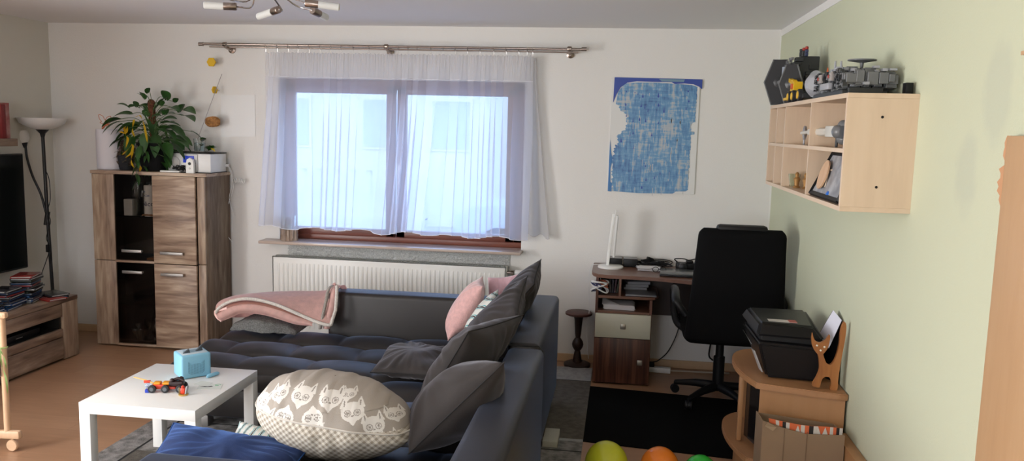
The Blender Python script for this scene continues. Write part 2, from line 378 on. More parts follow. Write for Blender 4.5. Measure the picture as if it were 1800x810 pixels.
# outside: pale houses, balustrade, hedge, parked car
ext = lambda n, c: mat(n, c, .9)
struct('ground_outside', B().box(-16, 14, WT, 30, -.5, -.4), ext('pale_paving', (.42, .42, .42)))
h = thing('house', 'pale two storey house beyond the left window pane', 'house', (-6.5, 11, -.4))
B().box(-12, -3.9, 11, 16, -.4, 4.6).obj('wall', ext('cream_render', (.75, .74, .70)), h, world=True, smooth=0)
B().slab([(-12.4, 10.6, 4.5), (-3.5, 10.6, 4.5), (-3.5, 13.5, 6.6), (-12.4, 13.5, 6.6)], (0, .1, .15)).obj('roof', ext('grey_tiles', (.3, .3, .33)), h, world=True, smooth=0)
for x, z in ((-10.5, 1.2), (-8.6, 1.2), (-6.6, 1.2), (-5.1, 1.2), (-8.6, 3.1), (-6.6, 3.1)):
    f = B().box(x, x + .9, 10.97, 11.0, z, z + 1.1).obj('window', white_pl, h, world=True, smooth=0)
    B().box(x + .06, x + .84, 10.95, 10.97, z + .06, z + 1.04).obj('pane', mat('dark_pane', (.52, .58, .64), .5), f, world=True, smooth=0)
h = thing('garage', 'light building with wide arch beyond the right window pane', 'building', (.5, 14, -.4))
B().box(-3.0, 5, 14, 19, -.4, 3.4).obj('wall', ext('white_render', (.8, .8, .78)), h, world=True, smooth=0)
B().slab([(-2.2 + 1.3 - 1.3 * cos(pi * k / 16) * 1.0, 13.98, 1.6 + 1.1 * sin(pi * k / 16)) for k in range(17)] + [(.4, 13.98, -.4), (-2.2, 13.98, -.4)], (0, .03, 0)).obj('arched_gate', ext('blue_grey_gate', (.25, .38, .5)), h, world=True, smooth=0)
bl = thing('balustrade', 'white balustrade seen low through the left pane', 'railing', (-5.2, 7, -.4))
B().box(-9, -4.2, 6.95, 7.1, .98, 1.06).box(-9, -4.2, 6.95, 7.1, .2, .5).box(-9, -4.2, 6.9, 7.15, -.4, .22).obj('rail', ext('pale_stone', (.7, .7, .68)), bl, world=True, smooth=0)
for k in range(16):
    x = -8.8 + k * .28
    B().lathe([(.04, .5), (.065, .62), (.045, .8), (.05, .98)], (x, 7.02, 0), 8).obj('baluster', MATS['pale_stone'], bl, world=True)
cr = thing('parked_car', 'pale car parked outside behind the right window pane', 'car', (-1.9, 7.2, -.4))
B().slab([(-3.6, 6.4, -.1), (-3.6, 6.4, .35), (-3.3, 6.4, .5), (-2.7, 6.4, .55), (-2.2, 6.4, .95), (-1.0, 6.4, 1.0), (-.4, 6.4, .6), (.1, 6.4, .5), (.15, 6.4, -.1)], (0, 1.6, 0)).obj('body', mat('car_paint', (.5, .58, .66), .2), cr, world=True, smooth=0)
B().slab([(-2.62, 6.39, .57), (-2.2, 6.39, .9), (-1.05, 6.39, .94), (-.55, 6.39, .6)], (0, .02, 0)).obj('side_window', mat('car_glass', (.03, .05, .07), .1), cr, world=True, smooth=0)
for x in (-2.9, -.55):
    B().lathe([(.3, -.1), (.3, .1)], (x, 6.42, -.1), 20, Matrix.Rotation(pi / 2, 4, 'X')).obj('wheel', black_p, cr, world=True)

# ------------------------------------------------------------------ curtain rod, rings, curtain
rod = thing('curtain_rod', 'long brushed steel double curtain rod above the window', 'curtain rod', (-2.8, 0, 2.2))
NK = nickel
b = B().tube([(-4.21, -.12, 2.292), (-1.36, -.12, 2.287)], .0095, 12); b.obj('front_rod', NK, rod, world=True)
b = B().tube([(-4.17, -.085, 2.275), (-1.40, -.085, 2.27)], .006, 10); b.obj('rear_rod', NK, rod, world=True)
for x in (-4.235, -1.375): B().tube([(x, -.12, 2.29), (x + .035, -.12, 2.29)], .014, 14).obj('end_cap', NK, rod, world=True)
for x in (-4.03, -2.79, -1.46):
    b = B().lathe([(.028, 0), (.028, .012), (.014, .018), (.012, .03)], (x, 0, 2.262), 16, Matrix.Rotation(pi / 2, 4, 'X'))
    b.tube([(x, -.02, 2.262), (x, -.06, 2.262), (x, -.125, 2.272)], .009, 10).lathe([(.014, -.016), (.018, -.01), (.018, .012), (.012, .018)], (x, -.12, 2.29), 14, Matrix.Rotation(pi / 2, 4, 'Y'))
    b.obj('bracket', NK, rod, world=True)
ringx = [-3.71, -3.62, -3.535, -3.46, -3.375, -3.29, -3.21, -3.13, -3.04, -2.92, -2.70, -2.63, -2.56, -2.46, -2.37, -2.28, -2.19, -2.10, -2.00, -1.91, -1.82, -1.76, -1.72]
for x in ringx:
    B().tube([(x, -.12 + .0145 * cos(a * pi / 8), 2.281 + .0145 * sin(a * pi / 8)) for a in range(16)], .0016, 6, closed=True).tube([(x, -.12, 2.266), (x + .002, -.119, 2.252), (x, -.117, 2.24)], .0012, 5).obj('curtain_ring', chrome, rod, world=True)

def sheer(name, op, col):
    m = bpy.data.materials.new(name); m.use_nodes = True; nt = m.node_tree; N = nt.nodes; L = nt.links
    for n in list(N): N.remove(n)
    out = N.new('ShaderNodeOutputMaterial'); tr = N.new('ShaderNodeBsdfTransparent'); df = N.new('ShaderNodeBsdfDiffuse'); tl = N.new('ShaderNodeBsdfTranslucent')
    df.inputs[0].default_value = col + (1,); tl.inputs[0].default_value = col + (1,)
    a = N.new('ShaderNodeMixShader'); a.inputs[0].default_value = .66; L.new(df.outputs[0], a.inputs[1]); L.new(tl.outputs[0], a.inputs[2])
    c = N.new('ShaderNodeMixShader'); c.inputs[0].default_value = op; L.new(tr.outputs[0], c.inputs[1]); L.new(a.outputs[0], c.inputs[2])
    L.new(c.outputs[0], out.inputs[0]); MATS[name] = m; return m
SH = sheer('sheer_voile', .56, (.86, .87, .95)); SHH = sheer('gathered_voile', .55, (.86, .86, .90))
cu = thing('sheer_curtain', 'white sheer pleated curtain hanging over the window', 'curtain', (-2.7, -.11, .93))
def hem(u): # bottom height wavers
    return .935 + .012 * sin(u * 37) + .02 * noise.noise(V((u * 9, 3, 1))) - .012 * u
def cpt(u, v, layer=0, n=15):
    """u across, v from top to bottom; folds deepen and overlap downwards"""
    xt = lerp(-3.715, -1.715, u); xb = lerp(-3.80, -1.735, u)
    z = lerp(2.238, hem(u), v); k = min(1, v * 2.2) ** 1.2
    ph = 2 * pi * (n * u + 1.7 * noise.noise(V((u * 5, v * .25, 5)))) ; amp = .018 + .020 * noise.noise(V((u * 5, 0, 2))) + .022 * k
    x = lerp(xt, xb, v ** 1.3) + .019 * k * sin(2 * ph) * (.9 + .4 * noise.noise(V((u * 8, 2, 7))))
    y = -.112 + amp * (.55 + .45 * noise.noise(V((u * 4, 9, 2)))) * sin(ph) + .006 * noise.noise(V((x * 14, z * 3, 1)))
    # brushes past the sill board: stay clear of its front edge
    return V((x, y, z))
cp2 = lambda u, v: cpt(u, lerp(.135, 1, v))
B().surf(cp2, 521, 40).obj('drape', SH, cu, world=True, smooth=180)
def head(u, v):
    p = cpt(u, lerp(0, .135, v)); p.y += .006 * sin(u * 2 * pi * 95) * (1 - v) ; p.x += .003 * sin(u * 2 * pi * 61); p.z += (1 - v) * .004 * sin(u * 2 * pi * 70); return p
B().surf(head, 620, 9).obj('gathered_header', SHH, cu, world=True, smooth=180)
B().tube([cpt(i / 260, 1) for i in range(261)], .0028, 5).obj('hem', mat('hem_thread', (.8, .8, .85), .9), cu, world=True)
B().tube([cpt(i / 300, .135) + V((0, -.001, 0)) for i in range(301)], .0016, 4).obj('header_tape', MATS['hem_thread'], cu, world=True)
# the loose side flap against the wall at the right
def flap(u, v):
    x = lerp(-1.78, -1.705, u) + v ** 1.2 * lerp(.03, .14, u); return V((x, -.075 + .035 * (1 - u) * 0 + .028 * sin(u * 9 + v * 2) * (.4 + v * .6) + .02 * u, lerp(2.23, .955 - .02 * u * u + .012 * sin(u * 12), v)))
B().surf(flap, 40, 40).obj('side_flap', sheer('dense_voile', .78, (.74, .74, .76)), cu, world=True, smooth=180)
B().tube([flap(1, v / 20) for v in range(21)] + [flap(1 - u / 14, 1) for u in range(1, 15)], .0022, 5).obj('flap_hem', mat('flap_hem', (.5, .48, .5), .9), cu, world=True)

# candle holder on the sill
ch = thing('bark_candle_holder', 'glass lantern on a bark trunk slice at left end of window sill', 'candle holder', (-3.565, -.055, .83))
def bark(u, v):
    a = 2 * pi * u; r = .062 + .006 * noise.noise(V((cos(a) * 4, sin(a) * 4, v * .8))) + .005 * sin(a * 13 + 2 * noise.noise(V((v * 3, a, 0)))) + .003 * sin(a * 29)
    return V((r * cos(a), r * .8 * sin(a), v * .085))
B().surf(bark, 90, 14, cu=True).lathe([(.0, .083), (.058, .085)], n=24, cap=False).obj('trunk_base', wood('tree_bark', (.10, .065, .045), (.28, .2, .15), (.5, .4, .32), scale=(14, 14, 1.2), contrast=.4, bump=.6), ch, smooth=60)
B().lathe([(.048, .086), (.05, .19), (.046, .19), (.044, .09)], n=24).obj('glass_cup', glass, ch)
B().lathe([(.02, .087), (.02, .12)], n=16).obj('tealight', gloss_white, ch)

# ------------------------------------------------------------------ radiator and foil
ra = thing('radiator', 'white ribbed panel radiator under the window', 'radiator', (-2.77, -.07, .10))
b = B(); X0, X1 = -3.678, -1.871; zt = .712
b.box(X0, X1, -.118, -.112, .12, zt, .002).box(X0, X1, -.045, -.04, .12, zt)
n = 50
for k in range(n):
    x = X0 + .035 + (X1 - X0 - .07) * (k + .5) / n; hw = .0105
    b.surf(lambda u, v, x=x: V((x - hw * 1.05 + 2.1 * hw * u, -.1175 - .006 * sin(pi * u) * min(1, 14 * v, 14 * (1 - v)), lerp(.15, zt - .045, v))), 7, 16)
b.obj('ribbed_panel', radw, ra, world=True, smooth=50)
B().box(X0, X0 + .012, -.118, -.04, .12, zt, .003).obj('side_cover', radw, ra, world=True)
B().box(X1 - .012, X1, -.118, -.04, .12, zt, .003).obj('side_cover', mat('side_cover_enamel', (.8, .79, .75), .35), ra, world=True)  # same enamel colour as the left side cover
b = B()
for k in range(90): x = X0 + .02 + (X1 - X0 - .04) * k / 89; b.box(x - .003, x + .003, -.108, -.048, zt - .006, zt)
b.box(X0, X1, -.118, -.108, zt - .008, zt, .001).box(X0, X1, -.05, -.04, zt - .008, zt, .001).box(X0, X1, -.08, -.076, zt - .006, zt)
b.obj('top_grille', mat('grey_enamel', (.42, .44, .42), .4), ra, world=True, smooth=0)
for xx in (X0 + .3, X1 - .3): B().box(xx - .02, xx + .02, -.04, 0, .2, .6).obj('wall_bracket', radw, ra, world=True)
b = B().tube([(X1, -.08, .665), (X1 + .05, -.08, .665)], .011, 12).lathe([(.016, 0), (.016, .02)], (X1 + .03, -.08, .665), 6, Matrix.Rotation(pi / 2, 4, 'Y'))
b.tube([(X1 + .045, -.08, .67), (X1 + .045, -.08, .02)], .009, 10)
b.obj('pipe', nickel, ra, world=True)
B().lathe([(.017, 0), (.022, .01), (.022, .05), (.019, .062)], (X1 + .06, -.08, .668), 20, Matrix.Rotation(pi / 2, 4, 'Y')).obj('thermostat_valve', white_pl, ra, world=True)
def foilf(u, v): x = lerp(-3.60, -1.862, u); z = lerp(.55, .79, v); return V((x, -.010 + .004 * noise.noise(V((x * 40, z * 60, 0))) + .003 * noise.noise(V((x * 9, z * 9, 4))), z))
B().surf(foilf, 420, 40, thick=.001).obj('reflective_foil', foil, label='crinkled silver insulation foil on the wall behind the radiator', cat='insulation foil', smooth=0)

# ------------------------------------------------------------------ highboard cabinet
CX0, CX1, CXL, CXG, CXD = -4.98, -4.06, -4.805, -4.487, -4.135
cb = thing('display_cabinet', 'tall rustic oak cabinet with two smoked glass doors and steel handles', 'cabinet', ((CX0 + CX1) / 2, -.18, 0))
CZ = 1.335
b = B().box(CX0 + .01, CX0 + .03, -.345, -.01, .01, CZ - .022).box(CX0 + .03, CX1 - .03, -.03, -.01, .03, CZ - .02).box(CX0 + .02, CX1 - .02, -.34, -.01, .03, .05).box(CX0 + .02, CX1 - .02, -.34, -.02, .655, .668).box(CXG, CXG + .018, -.335, -.02, .05, CZ - .02)
b.obj('carcass', mat('shade_dark_interior', (.03, .022, .018), .6), cb, world=True, smooth=0)  # near-black colour stands in for the deep shade inside the cabinet
# curved right side: front corner rounds back to the wall
def sidep(u, v):
    pts = [(-4.135, -.36), (-4.10, -.355), (-4.078, -.34), (-4.066, -.30), (-4.062, -.20), (-4.06, -.02)]
    t = u * (len(pts) - 1); i = min(int(t), len(pts) - 2); f = t - i
    return V((lerp(pts[i][0], pts[i + 1][0], f), lerp(pts[i][1], pts[i + 1][1], f), lerp(.012, CZ - .022, v)))
B().surf(sidep, 24, 2, thick=.018).obj('side_panel', OAKV, cb, world=True, smooth=60)
for z0, z1 in ((.012, .659), (.664, CZ - .024)):
    B().box(CX0, CXL, -.362, -.342, z0, z1, .002).obj('front_column', OAKV, cb, world=True, smooth=30)
    B().box(CXD - .012 + .004, CXD + .052, -.366, -.345, z0, z1, .006).obj('front_column', OAKV, cb, world=True, smooth=30)
B().prism([(CX0 - .003, -.372), (-4.12, -.372), (-4.075, -.355), (-4.055, -.30), (-4.052, -.008), (CX0 - .003, -.008)], .024, Matrix.Translation((0, 0, CZ - .022)), .002).obj('top_panel', OAKH, cb, world=True, smooth=30)
def handle(x0, x1, z, y, par):
    B().box(x0, x1, y - .030, y - .018, z - .011, z + .011, .003).box(x0 + .004, x0 + .014, y - .02, y, z - .007, z + .007).box(x1 - .014, x1 - .004, y - .02, y, z - .007, z + .007).obj('handle', steel, par, world=True, label='brushed steel handle')
for z0, z1, hz in ((.03, .650, .582), (.672, CZ - .028, .742)):
    dr = B().box(CXG + .002, CXD - .014, -.384, -.362, z0 - .012, z1 + .004, .003).obj('oak_door', OAKH, cb, world=True, smooth=30, label='rustic oak door')
    handle(-4.42, -4.24, hz, -.384, dr)
    b = B().box(CXL + .003, CXG - .003, -.358, -.353, z0, z1)
    gd = b.obj('glass_door', smoke, cb, world=True, smooth=0, label='smoked glass door')
    handle(-4.743, -4.582, hz, -.358, gd)
B().box(CXL, CXG, -.372, -.34, .652, .669, .002).box(CXL, CXG, -.372, -.34, .012, .028, .002).obj('cross_rail', OAKH, cb, world=True, smooth=30)
for z in (1.0, .33): B().box(CXL - .15, CXG, -.33, -.03, z - .006, z).obj('glass_shelf', glass, cb, world=True, smooth=0)
# contents behind the glass
def tumbler(name, x, y, z, r, h, label, group=None, stem=False, m=glass):
    t = thing(name, label, 'glass', (x, y, z), 0, group)
    if stem: pr = [(r * .8, 0), (r * .8, .004), (.006, .01), (.005, h * .45), (r * .5, h * .5), (r, h * .75), (r * .85, h), (r * .82, h), (r * .93, h * .75), (r * .4, h * .53), (.0, h * .5)]
    else: pr = [(r * .85, 0), (r, h), (r - .002, h), (r * .85 - .002, .006), (0, .006)]
    B().lathe(pr, n=20).obj('glass_body', m, t); return t
tumbler('glass_vase', -4.72, -.2, 1.0, .045, .24, 'tall clear glass vase at left on upper shelf behind smoked glass')
tumbler('glass_vase', -4.62, -.18, 1.0, .03, .25, 'slim clear glass tube vase between two jars behind smoked glass')
t = thing('frosted_tumbler', 'grey frosted square tumbler at left on the upper glass shelf', 'tumbler', (-4.72, -.29, 1.0))
B().box(-.035, .035, -.03, .03, 0, .125, .006).obj('cup', mat('grey_frost', (.5, .5, .48), .5), t)
t = thing('wine_glass', None, None, (-4.63, -.26, 1.0)); tag(t, 'stemmed wine glass beside the white decorated candle', 'glass')
B().lathe([(.03, 0), (.03, .004), (.005, .01), (.004, .09), (.02, .1), (.032, .14), (.028, .19), (.026, .19), (.03, .14), (.0, .102)], n=20).obj('bowl', glass, t)
cn = thing('pillar_candle', 'white pillar candle with blue fish and lettering behind smoked glass', 'candle', (-4.565, -.285, 1.0))
B().lathe([(.036, 0), (.038, .004), (.038, .228), (.035, .232), (.004, .23), (.003, .24)], n=32).obj('wax', mat('candle_wax', (.85, .84, .80), .5), cn)
def wrap(t, r=.0385):
    for v in t.verts:
        a = v.co.x / r - pi / 2; v.co = V(((r + v.co.z) * cos(a), (r + v.co.z) * sin(a), v.co.y))
blue_ink = mat('blue_wax', (.02, .12, .35), .5); black_ink = mat('dark_blue_wax', (.03, .05, .12), .5)
t = text_mesh('Nico', .05, .0008); bmesh.ops.subdivide_edges(t, edges=t.edges[:], cuts=2)
bmesh.ops.transform(t, matrix=Matrix.Translation((.004, .078, .001)), verts=t.verts[:]); wrap(t); b = B(); b._take(t); b.obj('lettering', black_ink, cn, smooth=0)
def fishp(cx, cz, s):
    b = B(); pts = [(cx + s * (1 - 2 * k / 12), cz + s * .42 * sin(pi * k / 12)) for k in range(13)]; low = [(cx + s * (1 - 2 * k / 12), cz - s * .42 * sin(pi * k / 12)) for k in range(13)]
    up = [(cx + s * 1.5, cz - s * .35)] + pts; dn = [(cx + s * 1.5, cz + s * .35)] + low
    for P_ in (up, dn): b.tube([V((.0388 * cos(x / .0385 - pi / 2), .0388 * sin(x / .0385 - pi / 2), z)) for x, z in P_], .0016, 5)
    return b
fishp(-.004, .155, .016).obj('fish_symbol', blue_ink, cn); fishp(-.03, .185, .010).obj('fish_symbol', blue_ink, cn)
t = thing('driftwood_piece', 'small brown driftwood piece at foot of the white candle', 'decoration', (-4.56, -.315, 1.0))
B().tube([(-.05, 0, .008), (-.01, -.004, .012), (.03, .002, .009), (.06, -.004, .014)], [.004, .008, .007, .003], 8).obj('stick', mat('driftwood', (.35, .17, .08), .8), t)
t = thing('wooden_tray', 'small orange brown tray lying inside upper glass compartment', 'tray', (-4.53, -.28, .668))
B().box(-.05, .04, -.04, .04, 0, .018, .003).obj('tray_base', mat('orange_wood', (.30, .13, .05), .5), t)
rg = random.Random(5)
for k in range(7):
    x = -4.70 + .03 * k + rg.uniform(-.005, .005); y = -.27 + (k % 3) * .07
    tumbler('liqueur_glass', x, y, .05, .02, .11 + .02 * (k % 2), 'small clear glass crowded on the floor of lower glass compartment', 'glasses in the lower compartment', True)
t = thing('glass_jug', 'clear glass jug beside the small glasses in lower compartment', 'jug', (-4.56, -.22, .05))
B().lathe([(.04, 0), (.05, .05), (.045, .14), (.03, .2), (.035, .24), (.033, .24), (.028, .2), (.043, .14), (.047, .05), (.0, .005)], n=24).obj('jug_body', glass, t)
t = thing('glass_bowl', 'cut glass bowl at front of the lower glass compartment', 'bowl', (-4.66, -.31, .05))
b = B()
b.surf(lambda u, v: V(((.03 + .03 * v) * (1 + .06 * sin(u * 2 * pi * 12)) * cos(2 * pi * u), (.022 + .012 * v) * (1 + .06 * sin(u * 2 * pi * 12)) * sin(2 * pi * u), .07 * v)), 96, 6, cu=True, thick=.003); b.obj('cut_glass', glass, t)
t = thing('metal_figurine', 'small dark metal figure at lower right behind smoked glass', 'figurine', (-4.53, -.30, .05))
B().lathe([(.02, 0), (.02, .01), (.006, .015), (.008, .08), (.016, .11), (.007, .14), (.012, .16), (.003, .18)], n=12).tube([(0, 0, .11), (.03, 0, .15), (.02, 0, .2)], .004, 6).obj('figure_body', steel, t)
# ---- on top of the cabinet
TZ = CZ + .002
vs = thing('white_vase', 'tall plain matte white cylinder vase at left end of cabinet top', 'vase', (-4.93, -.2, TZ))
B().lathe([(.088, 0), (.093, .005), (.096, .27), (.094, .302), (.086, .302), (.086, .02), (0, .02)], n=40).obj('vase_body', mat('matte_white_ceramic', (.66, .64, .68), .75), vs)
t = thing('bird_pick', 'small orange filigree bird ornament sticking up from white vase', 'ornament', (-4.93, -.25, TZ + .28))
b = B(); wc = [(0, .06), (.02, .09), (.06, .10), (.055, .07), (.035, .05), (.05, .04), (.02, .03), (.01, .0)]
for s, o in ((1, 0), (-1, .01)): b.tube(spline([(s * x * .8, 0, z + .02 + o) for x, z in wc], 30), .0022, 5)
b.tube(spline([(-.03, 0, .0), (-.02, 0, .03), (.0, 0, .05), (.02, 0, .06), (.03, 0, .05)], 16), [.001, .003] + [.006] * 12 + [.003, .001], 6).tube([(0, 0, 0), (0, 0, -.2)], .0012, 5)
b.obj('bird', mat('orange_filigree', (.55, .16, .07), .5), t)

leafm = mat('pothos_leaf', (.035, .11, .022), .4, var=.45, vscale=14, spec=.6)
stemm = mat('green_stem', (.09, .15, .05), .6)
def leaf(b, base, d, size, fold=.25, droop=.4, seed=0):
    """heart shaped leaf: base point, direction"""
    d = V(d).normalized(); side = d.cross(V((0, 0, 1)))
    if side.length < .1: side = V((1, 0, 0))
    side.normalize(); up = side.cross(d)
    r_ = random.Random(seed); tw = r_.uniform(-.5, .5); side, up = side * cos(tw) + up * sin(tw), up * cos(tw) - side * sin(tw)
    t = bmesh.new(); nu, nv = 9, 7; g = []
    for i in range(nu):
        u = i / (nu - 1); wd = size * .36 * (sin(pi * min(1, u * .93 + .07)) ** .75) * (1.12 - .45 * u) * (1 if u > .02 else .3); row = []
        for j in range(nv):
            v = -1 + 2 * j / (nv - 1)
            p = V(base) + d * (size * (u - .10 * v * v * (1 - u) ** 3 * 1.6)) + side * (v * wd) + up * (abs(v) * wd * fold) - V((0, 0, 1)) * (droop * size * u * u)
            row.append(t.verts.new(p))
        g.append(row)
    for i in range(nu - 1):
        for j in range(nv - 1): t.faces.new((g[i][j], g[i + 1][j], g[i + 1][j + 1], g[i][j + 1]))
    b._take(t)
pp = thing('potted_pothos', 'bushy green climbing plant in black pot with yellow ribbons on cabinet', 'plant', (-4.575, -.2, TZ))
B().lathe([(.085, 0), (.088, .01), (.11, .19), (.118, .19), (.118, .21), (.104, .21), (.10, .18), (0, .175)], n=36).obj('pot', mat('black_pot', (.010, .010, .011), .8, spec=.15), pp)
B().lathe([(0, .17), (.103, .19)], n=24, cap=False).obj('soil', mat('soil', (.03, .02, .012), .95, bump=1), pp)
B().surf(lambda u, v: V((.005 + (.026 + .003 * noise.noise(V((u * 20, v * 30, 0)))) * cos(2 * pi * u) - .012 * v, (.026 + .003 * noise.noise(V((u * 20, v * 30, 0)))) * sin(2 * pi * u), .17 + .34 * v)), 24, 40, cu=True).ball((-.007, 0, .51), .026, 12).obj('moss_pole', mat('coir_pole', (.16, .06, .03), .95, bump=1, bscale=90, var=.5, vscale=60), pp, smooth=60)
# leaves where the photograph shows them: pixel-free offsets in metres from the pot base (x, z) with y spread
LV = [(-.16, .42, -1, .2, .13), (-.27, .38, -1, -.1, .13), (-.20, .47, -.5, .5, .10), (-.22, .36, -.7, -.4, .12), (-.12, .55, -.8, 1, .07), (.0, .54, .1, 1, .10), (.03, .58, .3, .8, .07), (.10, .50, .5, .6, .13), (.15, .54, .1, 1, .12), (.20, .45, .4, .9, .11), (.24, .42, 1, .1, .15), (.17, .36, .8, .2, .14), (.22, .34, 1, -.4, .14), (.27, .26, 1, -.1, .13), (.24, .21, 1, -.6, .13), (.16, .26, .8, -.5, .14), (.14, .20, .7, -.7, .14), (.20, .13, 1, -.5, .12), (.10, .13, .5, -.8, .12), (-.05, .43, -.2, .7, .12), (.05, .42, .3, .6, .11), (.0, .38, .2, -.5, .12), (-.10, .35, -.6, -.3, .13), (-.16, .30, -.8, -.4, .12), (-.12, .25, -.5, -.8, .12), (-.22, .26, -.9, -.3, .12), (-.30, .30, -1, .1, .10), (-.33, .25, -1, -.5, .08), (-.05, .24, -.2, -.9, .12), (.06, .26, .2, -.9, .13), (.0, .16, .1, -1, .11), (-.34, .05, -1, .3, .05), (-.29, .03, -.3, .8, .05), (.10, .38, .9, .5, .13), (-.08, .47, -.9, .4, .10), (.12, .31, .7, .4, .12), (-.03, .30, -.6, .2, .11), (.05, .20, .8, -.2, .10), (-.20, .20, -.6, -.6, .09), (-.16, .15, -.5, -.9, .09), (.04, .08, .2, -1, .10), (-.02, .06, -.3, -1, .09)]
b = B(); bs = B(); rl = random.Random(11)
for i, (x, z, dx, dz, sz) in enumerate([q for q in LV if q[0] > -.29]):
    for q in range(3 if i > 8 else 1):
        y = rl.uniform(-.14, .06) if not q else rl.uniform(-.17, .1); xx = x * .92 + q * rl.uniform(-.05, .05); zz = z + q * rl.uniform(-.05, .05)
        leaf(b, (xx, y, zz), (dx, rl.uniform(-.8, .3), dz), sz * (1 - .2 * q), seed=i * 3 + q)
        bs.tube(spline([(0, 0, max(.18, min(.5, zz - .08))), (xx * .5, y * .5, zz + .01), (xx, y, zz)], 8), .0022, 5)
b.obj('leaves', leafm, pp, smooth=180); bs.obj('stems', stemm, pp)
b = B(); b.tube(spline([(-.02, -.13, .18), (-.02, -.19, .06), (-.01, -.205, -.04), (.0, -.205, -.10)], 14), .0025, 5)
for k, z in enumerate((.1, .04, -.02, -.06)): leaf(b, (-.015 + .01 * (k % 2), -.205, z), (.5 * (-1) ** k, -.4, -.8), .065, seed=k)
b.obj('trailing_vine', leafm, pp, smooth=180)
yel = mat('yellow_ribbon', (.90, .60, .03), .5)
def ribbon(b, pts, w=.018):
    P_ = spline(pts, 24)
    def f(u, v):
        p = P_[min(23, int(round(u * 23)))]; a = u * 5; return p + V((cos(a) * w * (v - .5), sin(a) * w * (v - .5) * .5, w * .3 * (v - .5)))
    b.surf(f, 24, 2, thick=.0012)
for pts in ([(-.04, -.15, .40), (.0, -.16, .41), (.03, -.165, .35), (.05, -.17, .26), (.05, -.16, .21)], [(-.05, -.16, .38), (-.06, -.165, .30), (-.05, -.16, .25)], [(-.13, -.16, .33), (-.12, -.16, .27), (-.10, -.165, .24), (-.12, -.165, .17)], [(-.17, -.15, .29), (-.12, -.16, .28), (-.10, -.16, .33)], [(-.15, -.16, .12), (-.10, -.17, .16), (-.06, -.17, .20), (-.07, -.17, .14), (-.12, -.17, .10)], [(-.06, -.175, .15), (-.07, -.175, .07), (-.05, -.175, .02)], [(-.04, -.17, .09), (.0, -.175, .04), (-.01, -.175, .0)]):
    b = B(); ribbon(b, pts); b.obj('ribbon', yel, pp, smooth=180)
hp = thing('dry_trailing_plant', 'small withered brown trailing plant in grey pot beside white vase', 'plant', (-4.79, -.22, TZ))
B().lathe([(.045, 0), (.06, .11), (.056, .11), (.05, .02), (0, .02)], n=20).obj('pot', mat('dark_grey_pot', (.025, .025, .028), .8, spec=.2), hp)
b = B(); bl_ = B()
for k in range(46):
    a = rl.uniform(0, 6.28); r0 = rl.uniform(.02, .05); z0 = rl.uniform(.12, .25); zl = rl.uniform(.02, .1)
    q = [(0, 0, .1), (cos(a) * r0, sin(a) * r0 * .7, z0), (cos(a) * (r0 + .03), sin(a) * (r0 + .02) * .7, (z0 + zl) / 2), (cos(a) * (r0 + .02), sin(a) * (r0 + .035) * .7, zl)]
    S_ = spline(q, 10); b.tube(S_, .0014, 4)
    for s in S_[3::2]: leaf(bl_, s, (rl.uniform(-1, 1), rl.uniform(-1, 1), rl.uniform(-.6, .4)), .028, seed=k)
b.obj('vines', mat('dry_vine', (.14, .08, .05), .8), hp); bl_.obj('leaves', mat('withered_leaf', (.11, .085, .05), .7, var=.6, vscale=30), hp, smooth=180)
# radio
RX0, RX1 = -4.40, -3.985
rd = thing('compact_radio', 'silver and white compact stereo radio with blue display on cabinet top', 'radio', (-4.2, -.18, TZ))
B().box(-4.395, -4.065, -.30, -.06, TZ + .004, TZ + .142, .006).obj('housing', white_pl, rd, world=True, smooth=30)
B().box(-4.395, -4.165, -.308, -.30, TZ + .006, TZ + .138, .003).obj('front_panel', mat('silver_plastic', (.45, .45, .44), .35, .3), rd, world=True, smooth=30)
B().box(-4.4, -4.06, -.305, -.055, TZ + .142, TZ + .15, .003).obj('top_lid', black_p, rd, world=True, smooth=30)
B().box(-4.4, -4.06, -.305, -.055, TZ, TZ + .005, .001).obj('base_plate', black_p, rd, world=True, smooth=30)
B().box(-4.275, -4.19, -.314, -.307, TZ + .075, TZ + .125, .002).obj('display', mat('lit_blue_display', (.01, .02, .12), .2, emit=(.03, .06, .5), estr=.5), rd, world=True, smooth=30)
B().lathe([(.045, 0), (.045, .004), (.038, .007), (0, .003)], (-4.345, -.308, TZ + .072), 28, Matrix.Rotation(pi / 2, 4, 'X')).obj('speaker', mat('speaker_grey', (.38, .38, .37), .6), rd, world=True)
B().box(-4.285, -4.18, -.313, -.306, TZ + .058, TZ + .066, .002).box(-4.245, -4.215, -.32, -.306, TZ + .022, TZ + .045, .006).obj('controls', white_pl, rd, world=True, smooth=30)
t = thing('baby_monitor', 'white handheld monitor with dark button standing before radio', 'baby monitor', (-4.205, -.335, TZ))
B().slab([(-.03 + .0 * 0 + x, -.012, z) for x, z in ((0, 0), (.06, 0), (.06, .07), (.052, .1), (.03, .112), (.008, .1), (0, .07))], (0, .024, 0)).obj('shell', gloss_white, t, smooth=30)
B().lathe([(.011, 0), (.011, .003)], (0, -.012, .07), 16, Matrix.Rotation(pi / 2, 4, 'X')).obj('button', black_p, t)
B().lathe([(.007, 0), (.007, .003)], (0, -.012, .035), 16, Matrix.Rotation(pi / 2, 4, 'X')).obj('speaker_hole', steel, t)
t = thing('remote_control', 'flat white remote lying at front edge of cabinet top', 'remote control', (-4.36, -.34, TZ))
B().cbox((0, 0, .008), (.15, .035, .014), .006, rz=.08).obj('remote_body', gloss_white, t)
t = thing('black_cable_heap', 'heap of black cable in front of the silver radio', 'cable', (-4.30, -.33, TZ))
